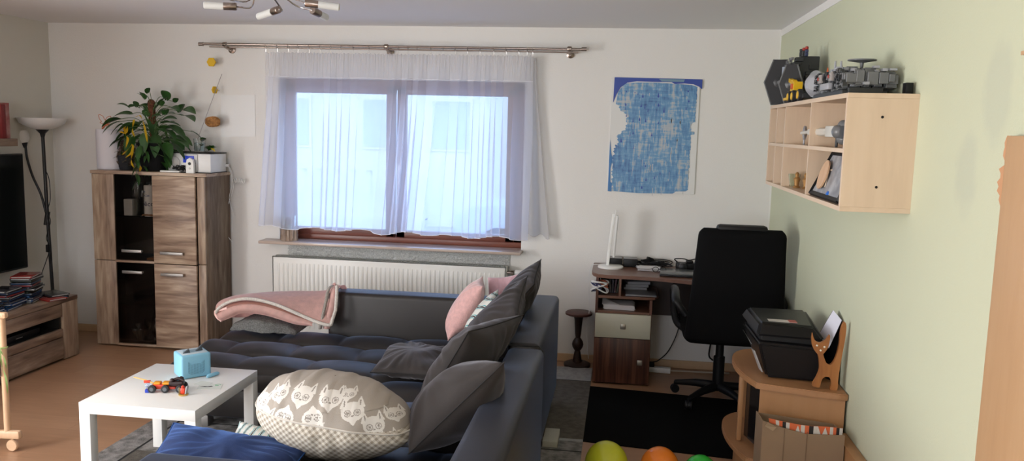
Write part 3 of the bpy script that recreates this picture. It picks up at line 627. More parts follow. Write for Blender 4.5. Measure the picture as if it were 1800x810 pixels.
b = B(); b.tube([(.055 * cos(a * .5) * (1 - .015 * a), .02 * sin(a * .5), .01 + .012 * (a % 5) / 2 + .02 * abs(sin(a * .37))) for a in range(40)], .005, 6); b.obj('coil', black_p, t)
t = thing('glass_with_cutting', 'clear glass of water with a green cutting standing on the radio', 'glass', (-4.23, -.15, TZ + .15))
B().lathe([(.038, 0), (.045, .10), (.043, .10), (.036, .006), (0, .006)], n=24).obj('tumbler', glass, t)
B().lathe([(.034, .008), (.040, .07), (0, .07)], n=20).obj('water', mat('bluish_water', (.75, .9, .95), .05, trans=1, ior=1.33), t)
b = B(); b.tube([(0, 0, .01), (.01, 0, .06), (.02, 0, .1)], .002, 5); leaf(b, (.02, 0, .085), (.6, -.3, .8), .06, seed=2); leaf(b, (.01, 0, .05), (.3, -.3, .3), .04, seed=5); b.obj('cutting', leafm, t, smooth=180)
t = thing('small_radio_plant', 'tiny green plant with a yellow tip lying on the radio', 'plant', (-4.13, -.18, TZ + .15))
b = B()
for k in range(9): leaf(b, (-.01 + .003 * k, 0, .015 + .003 * k), (cos(k * 1.4), sin(k * 1.4) * .6, .5), .055, seed=k + 40)
b.obj('leaves', leafm, t, smooth=180)
b = B(); leaf(b, (.02, -.02, .03), (1, -.2, -.3), .035, seed=3); b.obj('yellow_leaf', mat('yellow_leaf', (.7, .5, .03), .5), t, smooth=180)
# things on the wall above the cabinet
def hexa(nm, c, r, label, ry=0, th=.012):
    t = thing(nm, label, 'wall decoration', c)
    B().prism([(r * cos(pi / 6 + k * pi / 3 + pi / 6), r * sin(pi / 6 + k * pi / 3 + pi / 6)) for k in range(6)], th, Matrix.Rotation(ry, 4, 'Z') @ Matrix.Rotation(pi / 2, 4, 'X') @ Matrix.Translation((0, 0, -th / 2)), .001).obj('hexagon_tile', mat('yellow_felt', (.72, .45, .03), .8), t, smooth=0)
    B().tube([(0, .0, 0), (.0, -c[1], -.0)], .0015, 5).obj('pin', steel, t)
hexa('hexagon_decoration', (-4.162, -.075, 2.162), .036, 'yellow hexagon seen flat on wall just below the rod end')
hexa('hexagon_decoration', (-4.14, -.075, 1.955), .03, 'yellow hexagon seen edge on, lower of the two on wall', ry=1.35)
t = thing('wicker_bundle', 'oval orange wicker bundle fixed to wall above the radio', 'wall decoration', (-4.153, -.09, 1.716))
b = B()
for k in range(26):
    a = rl.uniform(0, pi); ph = rl.uniform(0, pi)
    b.tube([V((.058 * cos(q * pi / 8) * cos(a * .12), .03 * sin(q * pi / 8) * cos(ph), .038 * sin(q * pi / 8) * sin(ph) + .008 * cos(q * pi / 8) * sin(a * 3))) for q in range(16)], .003, 5, closed=True)
b.ball((0, 0, 0), .036, 16, (1.4, .5, .85)); b.tube([(0, .02, 0), (0, .09, 0)], .002, 5)
b.obj('woven_straw', mat('straw', (.50, .24, .08), .8, var=.45, vscale=60), t)
t = thing('thin_stick', 'long thin grey stick leaning on the wall above cabinet', 'stick', (-4.3, -.1, 1.36))
B().tube([(-4.271,-0.160,1.507), (-4.129,-0.100,1.925), (-4.103,-0.030,2.078)], .0022, 6).obj('rod', mat('grey_rod', (.35, .32, .32), .5), t, world=True)
B().slab([(-4.128,-0.004,1.920), (-3.853,-0.004,1.926), (-3.853,-0.004,1.612), (-4.130,-0.004,1.600)], (0, .002, 0)).obj('wall_paper_sheet', mat('translucent_paper', (.73, .73, .72), .4), label='faint white sheet fixed flat to the wall beside the curtain', cat='paper', smooth=0)
t = thing('white_coil', 'small white spiral ornament on wall right of cabinet top', 'wall decoration', (-3.974,-0.050,1.270))
B().tube([(-.045 + .0022 * k, .018 * cos(k * .95), .018 * sin(k * .95)) for k in range(42)], .0035, 6).tube([(0, .015, 0), (0, .05, 0)], .002, 5).obj('spiral', gloss_white, t)
wc = thing('white_cable', 'thin white cable hanging from radio down the cabinet side', 'cable', (-4.03, -.05, .7))
B().tube(spline([(-4.060,-0.050,1.380), (-4.033,-0.050,1.346), (-4.021,-0.040,1.215), (-4.070,-0.050,1.060), (-4.087,-0.050,0.926), (-4.065,-0.050,0.838), (-4.033,-0.050,0.795)], 30), .0022, 6).tube(spline([(-4.051,-0.050,1.381), (-4.030,-0.040,1.258), (-4.056,-0.040,1.126), (-4.016,-0.040,0.995)], 20), .0022, 6).obj('cord', white_pl, wc, world=True)
B().box(*((-4.055,-0.060,1.385)[0] - .012, (-4.055,-0.060,1.385)[0] + .012), -.075, -.05, (-4.055,-0.060,1.385)[2] - .01, (-4.055,-0.060,1.385)[2] + .012, .003).obj('plug', white_pl, wc, world=True)

# ------------------------------------------------------------------ TV bench, TV, lamp, shelf
tb = thing('tv_bench', 'low rustic oak media bench with an open black compartment', 'tv bench', (-5.22, -1.4, 0))
TY0, TY1, TXF, TZT = -2.4, -.62, -4.945, .445
B().box(-5.5, TXF, TY0, TY1, TZT - .03, TZT, .003).obj('top_panel', OAKY, tb, world=True, smooth=30)
B().box(-5.5, TXF - .003, TY1 - .03, TY1 - .002, .008, TZT - .03, .002).obj('end_panel', OAKV, tb, world=True, smooth=30)
B().box(TXF - .02, TXF, -.785, TY1 - .005, .008, TZT - .031, .003).obj('front_column', OAKV, tb, world=True, smooth=30)
b = B().box(-5.5, -5.49, TY0, TY1, .01, .41).box(-5.5, TXF - .02, TY0, TY1 - .03, .01, .03).box(-5.5, TXF - .03, TY0, TY1 - .03, .215, .232).box(-5.5, TXF - .02, -.80, -.785, .01, .41)
b.obj('carcass', mat('black_interior', (.012, .011, .010), .5), tb, world=True, smooth=0)
B().box(TXF - .022, TXF, TY0, -.79, .32, TZT - .033, .003).obj('top_rail', OAKY, tb, world=True, smooth=30)
B().box(TXF - .022, TXF, TY0, -.79, .175, .232, .003).obj('niche_sill', OAKY, tb, world=True, smooth=30)
B().box(TXF - .022, TXF, TY0, -.79, .02, .17, .003).obj('drawer_front', OAKY, tb, world=True, smooth=30)
t = thing('media_player', 'flat black player box inside the open bench compartment', 'media player', (-5.15, -1.15, .232))
B().box(-.15, .15, -.2, .2, .003, .045, .004).obj('case', black_p, t, smooth=30); B().box(.15, .152, -.03, .03, .018, .022).obj('led_strip', steel, t)
tv = thing('television', 'large black flat television screen on the left wall side', 'television', (-5.42, -1.3, .447))
B().box(-5.45, -5.415, -2.05, -.508, .604, 1.45, .006).obj('bezel', black_p, tv, world=True, smooth=30)
B().box(-5.4155, -5.413, -2.04, -.518, .618, 1.44).obj('screen', screen, tv, world=True, smooth=0)
B().box(-5.47, -5.35, -1.6, -1.0, .447, .457, .003).box(-5.45, -5.43, -1.35, -1.25, .45, .65).obj('stand', black_p, tv, world=True, smooth=30)

fl = thing('floor_lamp', 'black torchiere floor lamp with white bowl and side reading arm', 'floor lamp', (-5.375, -.3, 0))
B().lathe([(.13, 0), (.13, .012), (.03, .03), (.012, .05)], n=32).obj('base', black_m, fl)
B().tube([(-.007 + .007, 0, .04), (-.025, 0, 1.0), (-.034, 0, 1.575)], .0125, 12).obj('pole', black_m, fl)
B().lathe([(.012, 0), (.02, .03), (.048, .062), (.045, .064), (.0, .05)], (-.034, 0, 1.565), 24).obj('shade_cone', black_m, fl)
B().lathe([(.045, .0), (.10, .018), (.15, .045), (.172, .085), (.168, .087), (.145, .05), (.10, .024), (0, .005)], (-.034, 0, 1.625), 40).obj('bowl_shade', lamp_glass, fl)
B().tube(spline([(-.028, 0, .96), (-.07, 0, 1.13), (-.125, -.01, 1.27), (-.155, -.02, 1.40), (-.165, -.02, 1.49)], 16), .009, 10).tube([(-.04, 0, .90), (-.02, 0, 1.0)], .018, 10).obj('reading_arm', black_m, fl)
M_ = Matrix.Translation((-.168, -.02, 1.485)) @ Matrix.Rotation(-.25, 4, 'Y')
B().lathe([(.01, 0), (.026, .035), (.0, .03)], (0, 0, 0), 20, M_).obj('reading_cone', black_m, fl)
B().lathe([(.026, .035), (.045, .06), (.05, .10), (.044, .125), (.04, .12), (.04, .06), (0, .04)], (0, 0, 0), 24, M_).obj('reading_shade', lamp_glass, fl)
B().tube(spline([(-.02, -.005, 1.32), (.01, -.01, 1.25), (.012, -.01, 1.1), (-.012, -.015, 1.0), (.01, -.015, .93), (-.03, -.015, .8), (.0, -.015, .73), (-.01, -.015, .6)], 40), .003, 6).tube(spline([(-.012, -.01, .70), (-.06, 0, .60), (-.13, .02, .47)], 12), .003, 6).obj('cable', black_p, fl)
B().cbox((-.022, -.016, .72), (.025, .02, .06), .006).obj('foot_switch', black_p, fl)

ws = thing('wall_ledge', 'small oak wall ledge shelf high above television', 'shelf', (-5.45, -1.0, 1.5))
B().box(-5.545, -5.34, -1.6, -.648, 1.508, 1.562, .002).box(-5.545, -5.40, -.665, -.648, 1.56, 1.73, .002).obj('board', OAKY, ws, world=True, smooth=30)
t = thing('red_book', 'tall red and white book at right end of wall ledge', 'book', (-5.45, -.69, 1.562))
B().box(-.08, .08, -.022, .012, 0, .25, .002).obj('cover', mat('red_cover', (.25, .025, .02), .4, col2=(.45, .3, .28), vscale=9), t, smooth=30)
t = thing('red_book', 'second red book tucked left of the first on wall ledge', 'book', (-5.45, -.735, 1.562))
B().box(-.08, .08, -.02, .02, 0, .24, .002).obj('cover', mat('dark_red_cover', (.2, .02, .02), .4), t, smooth=30)

# DVD cases: two tall piles and a few loose, on the right end of the bench
caps = [(.02, .02, .022), (.03, .03, .035), (.012, .015, .03), (.015, .05, .13), (.03, .012, .03), (.10, .10, .10), (.02, .03, .02), (.25, .03, .025), (.01, .06, .16)]
dm = [mat('case_cover_%s' % n, c, .25) for n, c in zip(('black', 'charcoal', 'navy', 'blue', 'purple', 'grey', 'green', 'red', 'azure'), caps)]
edge = mat('case_edge', (.35, .35, .34), .4)
def dvd(x, y, z, rz, k, label, group=None, w=.135, l=.19, h=.0145):
    t = thing('dvd_case', label, 'dvd case', (x, y, z), rz, group)
    B().box(-w / 2, w / 2, -l / 2, l / 2, .0005, h - .0005, .0012).obj('case', dm[k], t, smooth=30)
    B().box(w / 2 - .0002, w / 2 + .0006, -l / 2 + .006, l / 2 - .006, h * .3, h * .72).box(-w / 2 + .01, w / 2 - .01, -l / 2 - .0006, -l / 2 + .0002, h * .3, h * .72).obj('spine_label', edge if k % 2 else dm[(k + 3) % 9], t, smooth=0)
rk = random.Random(21); z = TZT
GA, GB = 'disc cases stacked in the pile nearest the lamp', 'disc cases stacked in the left pile below the television'
seqA = [1, 3, 2, 8, 0, 6, 1, 2, 4, 0, 6, 1]
for i, k in enumerate(seqA):
    dvd(-5.12 + rk.uniform(-.012, .012), -.90 + rk.uniform(-.015, .015), z, .25 + rk.uniform(-.12, .12), k, 'dark slim disc case in the taller pile beside floor lamp', GA); z += .0148
dvd(-5.12, -.91, z, .35, 7, 'red and black disc case on top of the taller pile'); zA = z
z = TZT
for i, k in enumerate([3, 8, 3, 2, 0, 1, 4, 0, 1]):
    dvd(-5.10 + rk.uniform(-.01, .01), -1.12 + rk.uniform(-.015, .015), z, .1 + rk.uniform(-.15, .15), k, 'slim disc case in the lower left pile under the screen', GB); z += .0148
z = TZT
for i, k in enumerate([8, 3, 0, 2, 0, 1]):
    dvd(-5.09 + rk.uniform(-.01, .01), -1.34 + rk.uniform(-.015, .015), z, rk.uniform(-.1, .1), k, 'disc case in the third pile cut by left picture edge', 'disc cases stacked at the left picture edge'); z += .0148
dvd(-5.03, -.80, TZT, 1.2, 7, 'red disc case lying flat in front of the taller pile')
dvd(-5.06, -.72, TZT, 1.0, 0, 'black disc case lying flat nearest the bench corner'); dvd(-5.06, -.725, TZT + .0148, 1.15, 1, 'charcoal disc case resting on black one at bench corner')

# wooden doll cradle stand with casters at the left picture edge

dc = thing('wooden_cradle_stand', 'pale pine wheeled stand with green ribbons at left picture edge', 'doll cradle', (-4.05, -2.62, 0))
for yy in (-2.62, -3.1):
    B().tube([(-3.985, yy, .09), (-3.985, yy, .70)], .016, 12).obj('post', PINE, dc, world=True)
    B().cbox((-4.09, yy, .085), (.36, .035, .045), .012, ry=-.04).obj('foot_beam', PINE, dc, world=True)
    B().cbox((-4.02, yy, .715), (.13, .03, .035), .012, ry=-.06).tube([(-3.972, yy - .016, .72), (-3.972, yy + .016, .72)], .006, 8).obj('top_rail', PINE, dc, world=True)
    for xx in (-3.96, -4.22): B().lathe([(.028, -.011), (.031, -.006), (.031, .006), (.028, .011)], (xx, yy, .032), 20, Matrix.Rotation(pi / 2, 4, 'X')).tube([(xx, yy, .03), (xx, yy, .07)], .006, 6).obj('caster', PINE, dc, world=True)
B().tube([(-4.2, -3.1, .11), (-4.2, -2.62, .11)], .012, 10).obj('cross_bar', PINE, dc, world=True)
B().surf(lambda u, v: V((-3.99 - .5 * v, -2.64 - .015 * sin(v * 20 + u * 3), lerp(.50, .40, u) + .02 * sin(v * 13) * u)), 12, 30, thick=.003).obj('cloth', mat('white_cotton', (.65, .66, .70), .9), dc, world=True, smooth=180)
gr = mat('green_ribbon', (.35, .5, .18), .6)
b = B(); ribbon(b, [(-3.99, -2.645, .55), (-3.96, -2.65, .51), (-3.945, -2.655, .45)], .01); ribbon(b, [(-3.985, -2.645, .55), (-3.975, -2.65, .47), (-3.95, -2.655, .40), (-3.945, -2.655, .32)], .012); b.tube([(-3.985 + .018 * cos(k), -2.62 + .02 * sin(k), .55) for k in range(7)], .004, 5); b.obj('ribbon_bow', gr, dc, world=True)
dc.location = (-4.05 - .165, -2.62 + .31, 0)

# ------------------------------------------------------------------ rug (one rug, woven patchwork) and black chair mat
RUGF = mat('rug_field', (.135, .12, .10), .95, bump=.8, bscale=120, var=.35, vscale=28)
RUGL = mat('rug_light', (.30, .285, .27), .95, bump=.8, bscale=120, var=.55, vscale=22)
RUGW = mat('rug_white_band', (.40, .40, .39), .95, bump=.6, bscale=120, var=.25, vscale=30)
RUGK = mat('rug_black_line', (.02, .02, .02), .95)
b = B(); X0, X1, Y0, Y1 = -3.67, -1.21, -3.6, -.19; T_ = .012
b.mi = 2; b.box(X0, X1, -.50, Y1, 0, T_, .003)
b.mi = 3; b.box(X0, X1, -.515, -.50, 0, T_ - .001)
b.mi = 1; b.box(X0, -3.52, Y0, -.515, 0, T_)
b.mi = 3; b.box(-3.52, -3.505, Y0, -.515, 0, T_ - .001)
b.mi = 0; b.box(-3.505, X1, -1.59, -.515, 0, T_)
b.mi = 2; b.box(-3.505, X1, -1.625, -1.59, 0, T_)
b.mi = 1; b.box(-3.505, X1, -1.76, -1.625, 0, T_)
b.mi = 3; b.box(-3.505, X1, -1.775, -1.76, 0, T_ - .001)
b.mi = 1; b.box(-3.505, X1, -2.2, -1.775, 0, T_)
b.mi = 0; b.box(-3.505, X1, Y0, -2.2, 0, T_)
b.obj('patchwork_rug', [RUGF, RUGL, RUGW, RUGK], label='grey patchwork rug lying under the sofa and coffee table', cat='rug', smooth=0)
B().slab([(-1.225, -.585, .0), (-.0 - .05, -.70, .0), (-.05, -1.72, .0), (-1.235, -1.59, .0)], (0, 0, .004)).obj('chair_mat', mat('black_mat', (.004, .004, .004), .95, spec=.1), label='flat black mat on floor under the office chair', cat='mat', smooth=0)
RT = T_
# ------------------------------------------------------------------ sofa
so = thing('corner_sofa', 'large charcoal velvet corner sofa with tufted seats', 'sofa', (-2.2, -2.0, RT))
def part(n, b, m=SOFA, **k): return b.obj(n, m, so, world=True, **k)
part('base', B().box(-3.44, -1.43, -1.86, -.97, .085, .30, .02).box(-2.56, -1.43, -3.55, -1.80, .085, .30, .02))
for x, y in ((-3.35, -1.78), (-3.35, -1.05), (-2.48, -1.9), (-2.48, -3.45), (-1.52, -1.05), (-1.52, -3.45), (-3.05, -1.80)):
    part('foot', B().box(x - .035, x + .035, y - .035, y + .035, RT, .09, .004), steel, label='square metal foot')
def soft(x0, x1, y0, y1, z0, zt, rows, cols, amp=.056, nx=110, ny=90, stag=.5, ed=.05, rowy=True):
    """tufted cushion: rounded box whose top dips along seams"""
    def f(u, v):
        # wrap: v runs around from the bottom front, over the top, to the bottom back
        x = lerp(x0, x1, u); q = v
        if q < .14: yy, zz = y0 + 0 * ed, lerp(z0, zt - ed, q / .14)
        elif q < .2: a = (q - .14) / .06 * pi / 2; yy, zz = y0 + ed * (1 - cos(a)), zt - ed + ed * sin(a)
        elif q < .8: yy, zz = lerp(y0 + ed, y1 - ed, (q - .2) / .6), zt
        elif q < .86: a = (q - .8) / .06 * pi / 2; yy, zz = y1 - ed * (1 - sin(pi / 2 - a)) , zt - ed * (1 - cos(a)); yy = y1 - ed + ed * sin(a)
        else: yy, zz = y1, lerp(zt - ed, z0, (q - .86) / .14)
        fx = min(1, (x - x0) / ed, (x1 - x) / ed); rr = 1 - sqrt(max(0, 1 - (1 - max(0, fx)) ** 2))
        zz = zz - rr * ed * (1 if q > .14 and q < .86 else .3)
        if q < .2: yy += rr * ed
        sy = (yy - y0) / (y1 - y0) * rows; sx = (x - x0) / (x1 - x0) * cols
        r = int(sy); fy = abs(sin(pi * sy)); fc = abs(sin(pi * (sx + stag * (r % 2))))
        h = amp * (fy ** .45) * (.45 + .55 * fc ** .5) - amp
        h += .004 * noise.noise(V((x * 9, yy * 9, 1)))
        if zz > zt - ed * 1.01: zz += h * min(1, (zz - zt + ed) / ed * 1.2)
        if q < .2: yy -= .018 * sin(pi * min(1, q / .2)) * (.7 + .3 * fc ** .5)
        return V((x, yy, zz))
    b = B(); b.surf(f, nx, ny)
    for uu in (0, 1):
        t = bmesh.new(); vs_ = [t.verts.new(f(uu, k / (ny - 1))) for k in range(ny)]; t.faces.new(vs_ if uu else vs_[::-1]); b._take(t)
    return b.weld()
part('seat_cushion', soft(-3.50, -1.56, -1.93, -1.09, .27, .425, 3, 5, ny=120, nx=170), smooth=180)
part('seat_cushion', soft(-2.61, -1.56, -3.38, -1.945, .27, .425, 5, 3, ny=150, nx=110), smooth=180)
def blk(x0, x1, y0, y1, z0, z1, bev=.035): 
    b = B().box(x0, x1, y0, y1, z0, z1, bev, seg=4)
    return b
part('back_rest', blk(-2.87, -1.60, -1.12, -.95, .10, .672, .03))
part('back_rest', blk(-1.575, -1.415, -2.155, -.925, .085, .69, .03))
part('back_rest', blk(-1.57, -1.392, -3.60, -2.158, .085, .675, .03))
part('arm_rest', blk(-2.69, -1.60, -3.66, -3.39, .085, .553, .03))
def seam_rect(y, x0, x1, z0, z1, yo): pass
part('seam', B().tube([(-1.40, -2.1565, .09), (-1.40, -2.1565, .66), (-1.42, -2.1565, .682), (-1.63, -2.1565, .682)], .003, 6), seamm)
part('seam', B().tube([(-3.43, -1.875, .262), (-2.62, -1.875, .262)], .003, 6), seamm)

# ------------------------------------------------------------------ cushions
def pillow(name, corners, T, m, label, cat='cushion', seed=0, seam=True, sm=None, group=None, **k):
    c = sum((V(p) for p in corners), V()) / 4
    t = thing(name, label, cat, (c.x, c.y, min(p[2] for p in corners)), 0, group)
    b, s = cushion(corners, T, seed, **k)
    b.obj('cover', m, t, world=True, smooth=180)
    if seam: B().tube(s, .0028, 5, closed=True).obj('seam', sm or seamm, t, world=True)
    return t
def quad(a, b, w1, w2): return [V(a), V(b), V(b) + V(w2), V(a) + V(w1)]
pillow('scatter_cushion', quad((-1.815, -3.10, .49), (-1.468, -3.02, .848), (-.09, .46, -.06), (-.09, .46, -.17)), .27, PILW, 'plump dark taupe cushion nearest camera, leaning on the sofa back', seed=1, wr=.007, pinch=.05)
pillow('scatter_cushion', quad((-1.90, -2.60, .475), (-1.70, -2.52, .83), (.03, .50, -.02), (.19, .48, -.02)), .22, PILW, 'dark taupe cushion standing directly behind the nearest one', seed=2, wr=.008, pinch=.05)
pillow('scatter_cushion', quad((-1.86, -2.02, .475), (-1.55, -1.99, .79), (-.04, .46, -.02), (.0, .42, .13)), .20, PILW, 'dark taupe cushion third back, below the tallest one', seed=3, wr=.010, pinch=.06)
pillow('scatter_cushion', quad((-1.82, -1.50, .50), (-1.52, -1.48, .86), (.04, .38, .0), (.0, .36, .085)), .19, PILW, 'dark taupe cushion standing highest at the sofa corner', seed=4, wr=.008, pinch=.06)
pillow('scatter_cushion', [(-2.29, -2.07, .47), (-1.90, -2.10, .48), (-1.95, -1.60, .49), (-2.33, -1.58, .48)], .13, PILW, 'small dark taupe cushion lying flat on the seat corner', seed=5, wr=.010, pinch=.05)
pillow('plush_cushion', quad((-2.03, -1.40, .475), (-1.84, -1.32, .80), (-.06, .24, -.01), (-.04, .24, .02)), .16, pinkfur, 'fluffy pink cushion leaning at the front of the corner pile', seed=6, wr=.006, seam=False, power=.6)
pillow('plush_cushion', [(-1.84, -1.10, .50), (-1.68, -1.07, .53), (-1.66, -1.01, .83), (-1.86, -1.03, .80)], .09, mat('dusty_pink', (.68, .43, .48), .95, sheen=.6, bump=.5, bscale=140), 'smaller dusty pink cushion peeking out behind the pile', seed=7, seam=False)
def stripe_mat(name, horiz='Z', base=(.66, .66, .62), c=(.10, .36, .38), k=(.03, .035, .04), fr=34):
    m = mat(name, base, .9, bump=.3, bscale=200); N = m.node_tree.nodes; L = m.node_tree.links; p = N['Principled BSDF']
    tc = N.new('ShaderNodeTexCoord'); w_ = N.new('ShaderNodeTexWave'); w_.bands_direction = horiz; w_.inputs['Scale'].default_value = fr / 6.28; w_.inputs['Distortion'].default_value = 2.2; w_.inputs['Detail Scale'].default_value = 2
    L.new(tc.outputs['Object'], w_.inputs[0])
    r = N.new('ShaderNodeValToRGB'); r.color_ramp.interpolation = 'CONSTANT'; e = r.color_ramp.elements
    e[0].position = 0; e[0].color = base + (1,); e[1].position = .62; e[1].color = c + (1,); x = e.new(.86); x.color = base + (1,) ; x2 = e.new(.95); x2.color = k + (1,)
    L.new(w_.outputs[0], r.inputs[0]); L.new(r.outputs[0], p.inputs['Base Color']); return m
STR = stripe_mat('teal_striped_cotton', 'DIAGONAL')
pillow('striped_cushion', quad((-1.91, -1.52, .49), (-1.755, -1.46, .745), (-.02, .20, .0), (.0, .20, .03)), .11, STR, 'white and teal striped cushion squeezed behind pink one', seed=8, seam=False)
pillow('fleece_cushion', quad((-1.90, -1.74, .48), (-1.83, -1.70, .60), (-.02, .12, .0), (.0, .12, .03)), .08, greyf, 'grey fleece cushion corner below the striped cushion', seed=9, seam=False)
pillow('blue_cushion', [(-2.74, -3.36, .46), (-2.20, -3.36, .44), (-2.20, -3.12, .49), (-2.79, -3.06, .525)], .12, bluef, 'royal blue velvet cushion against the near sofa arm', seed=10, wr=.010, pinch=.04, sm=mat('blue_seam', (.01, .06, .22), .8))
pillow('striped_cushion', [(-2.52, -3.20, .455), (-2.30, -3.22, .44), (-2.30, -3.04, .50), (-2.54, -3.00, .53)], .09, stripe_mat('teal_wave_cotton', 'X', fr=60), 'white cushion with teal stripes under the cat print pillow', seed=11, seam=False)

# nursing pillow with printed cats and gingham underside
CP = V((-2.145, -2.985, .575)); CR = (.318, .215, .165)
np_ = thing('cat_print_pillow', 'big beige nursing pillow printed with white cat faces and gingham', 'pillow', (CP.x, CP.y, .43))
def catshape(x, y):
    """1 white fur, 2 detail line, 0 none; face about radius 1"""
    d = sqrt(x * x + (y * 1.15) ** 2)
    ear = (abs(abs(x) - .62) < .34 - (y - .45) * .38) and .3 < y < 1.25 and abs(x) < 1
    if d < .92 or ear or (y < 0 and abs(x) < .9 * (1 + y / 1.15) and y > -1.1):
        for sx in (-.38, .38):
            e = sqrt((x - sx) ** 2 + (y + .12) ** 2)
            if .22 < e < .28 or e < .10 or .14 < e < .165: return 2
        if abs(x) < .10 and -.42 < y < -.30: return 2
        if .45 < y < .95 and abs(abs(x) - .62) < .05: return 2
        return 1
    return 0
CATS = [(-.247, .092, -.3, .040), (-.17, .118, .25, .040), (-.075, .112, -.15, .046), (.035, .108, .1, .046), (.125, .070, .25, .045), (.205, .034, .35, .040), (-.285, .036, .6, .036), (-.225, .040, -.7, .042), (-.13, .028, 2.9, .044), (-.015, .030, 3.3, .044), (.270, -.004, .5, .03), (.09, .135, .2, .03), (.26, .09, .6, .032)]
def nurs(u, v):
    a = 2 * pi * u; ph = pi * (v - .5); cx = cos(ph)
    sx = math.copysign(abs(cos(a)) ** .88, cos(a)); sy = math.copysign(abs(sin(a)) ** .9, sin(a))
    x = CR[0] * sx * cx ** .9; y = CR[1] * sy * cx ** .9; z = CR[2] * math.copysign(abs(sin(ph)) ** .92, sin(ph))
    if z < 0: # tapered underside, gathered toward one corner
        k = -z / CR[2]; x = x * (1 - .30 * k) - .03 * k; y *= 1 - .15 * k
    # left end rises, right end drops
    z += -.10 * x - .25 * x * x * (1 if x > 0 else .3)
    p = V((x, y, z))
    w_ = .007 * noise.noise(V((x * 9, y * 9, z * 16))) + .010 * max(0, noise.noise(V((x * 22, 3, y * 5)))) * (1 if z > .08 else .3) + .006 * noise.noise(V((x * 25, y * 8, z * 8))) * (1 if z < 0 else .3)
    return CP + p * (1 + w_ * 5)
t = bmesh.new(); NU, NV = 560, 260
g = [[t.verts.new(nurs(i / NU, .002 + .996 * j / (NV - 1))) for j in range(NV)] for i in range(NU)]
for i in range(NU):
    for j in range(NV - 1):
        f = t.faces.new((g[i][j], g[(i + 1) % NU][j], g[(i + 1) % NU][j + 1], g[i][j + 1]))
        c = f.calc_center_median() - CP; zz = c.z + .10 * c.x; fi = 0
        if zz < .030: fi = 3
        else:
            s = c.z * .8 + (c.y + CR[1]) * .45  # distance up the near side
            for (cx, cs, ang, r) in CATS:
                if c.y > .12: break
                dx = (c.x - cx) / r; dy = (s - cs - .02) / r
                if abs(dx) < 1.4 and abs(dy) < 1.4:
                    q = catshape(dx * cos(ang) + dy * sin(ang), -dx * sin(ang) + dy * cos(ang))
                    if q: fi = q; break
        f.material_index = fi
me_fix = t
def gingham():
    m = bpy.data.materials.new('gingham_cotton'); m.use_nodes = True; N = m.node_tree.nodes; L = m.node_tree.links; p = N['Principled BSDF']; p.inputs['Roughness'].default_value = .9
    tc = N.new('ShaderNodeTexCoord'); mp = N.new('ShaderNodeMapping'); mp.inputs['Rotation'].default_value = (0, radians(38), 0); mp.inputs['Scale'].default_value = (1, 0, 1); L.new(tc.outputs['Object'], mp.inputs[0])
    sp = N.new('ShaderNodeSeparateXYZ'); L.new(mp.outputs[0], sp.inputs[0]); outs = []
    for ax in (0, 2):
        a = N.new('ShaderNodeMath'); a.operation = 'MULTIPLY'; a.inputs[1].default_value = 2 * pi / .019; L.new(sp.outputs[ax], a.inputs[0])
        s = N.new('ShaderNodeMath'); s.operation = 'SINE'; L.new(a.outputs[0], s.inputs[0])
        q = N.new('ShaderNodeMath'); q.operation = 'GREATER_THAN'; q.inputs[1].default_value = 0; L.new(s.outputs[0], q.inputs[0]); outs.append(q.outputs[0])
    ad = N.new('ShaderNodeMath'); ad.operation = 'ADD'; L.new(outs[0], ad.inputs[0]); L.new(outs[1], ad.inputs[1])
    dv = N.new('ShaderNodeMath'); dv.operation = 'MULTIPLY'; dv.inputs[1].default_value = .5; L.new(ad.outputs[0], dv.inputs[0])
    r = N.new('ShaderNodeValToRGB'); r.color_ramp.elements[0].color = (.70, .65, .56, 1); r.color_ramp.elements[1].color = (.32, .27, .21, 1); L.new(dv.outputs[0], r.inputs[0]); L.new(r.outputs[0], p.inputs['Base Color']); return m
b = B(); me = bpy.data.meshes.new('tmp'); t.to_mesh(me); t.free(); b.bm.from_mesh(me); bpy.data.meshes.remove(me)
b.obj('cover', [mat('beige_cotton', (.37, .33, .285), .92, bump=.2, bscale=300), mat('white_print', (.72, .69, .64), .92), mat('grey_print_line', (.30, .27, .24), .92), gingham()], np_, world=True, smooth=180)
B().tube([(lambda q: CP + (nurs(k / 90, .56) - CP) * 1.004)(k) for k in range(90)], .0035, 6, closed=True).obj('piping', mat('cream_piping', (.62, .58, .52), .9), np_, world=True)

# ------------------------------------------------------------------ pink blanket folded over the back rest
bk = thing('folded_blanket', 'pink fleece blanket with cream lining draped over sofa back', 'blanket', (-3.2, -1.15, .43))
def pxs(L_, Y): return [V(p) for p in L_]
TOP = [(-3.594,-1.160,0.522), (-3.621,-1.100,0.538), (-3.608,-1.040,0.560), (-3.517,-1.000,0.587), (-3.398,-0.985,0.609), (-3.269,-0.985,0.627), (-3.132,-0.985,0.638), (-2.978,-0.985,0.646), (-2.906,-0.990,0.662), (-2.887,-0.990,0.693), (-2.857,-1.000,0.712)]
BOR = [(-3.570,-1.200,0.521), (-3.540,-1.220,0.557), (-3.478,-1.220,0.597), (-3.379,-1.220,0.624), (-3.283,-1.210,0.620), (-3.170,-1.210,0.597), (-3.066,-1.220,0.565), (-2.981,-1.220,0.533), (-2.899,-1.230,0.508), (-2.840,-1.230,0.493), (-2.807,-1.220,0.489)]
ST, SB = spline(TOP, 60), spline(BOR, 60)
def s1(u, v):
    i = min(59, int(round(u * 59))); p = ST[i].lerp(SB[i], v); p.z += .018 * sin(pi * v) + .004 * noise.noise(V((u * 12, v * 5, 0))); p.y -= .012 * sin(pi * v); return p
B().surf(s1, 60, 20, thick=.012).obj('top_layer', pinkf, bk, world=True, smooth=180)
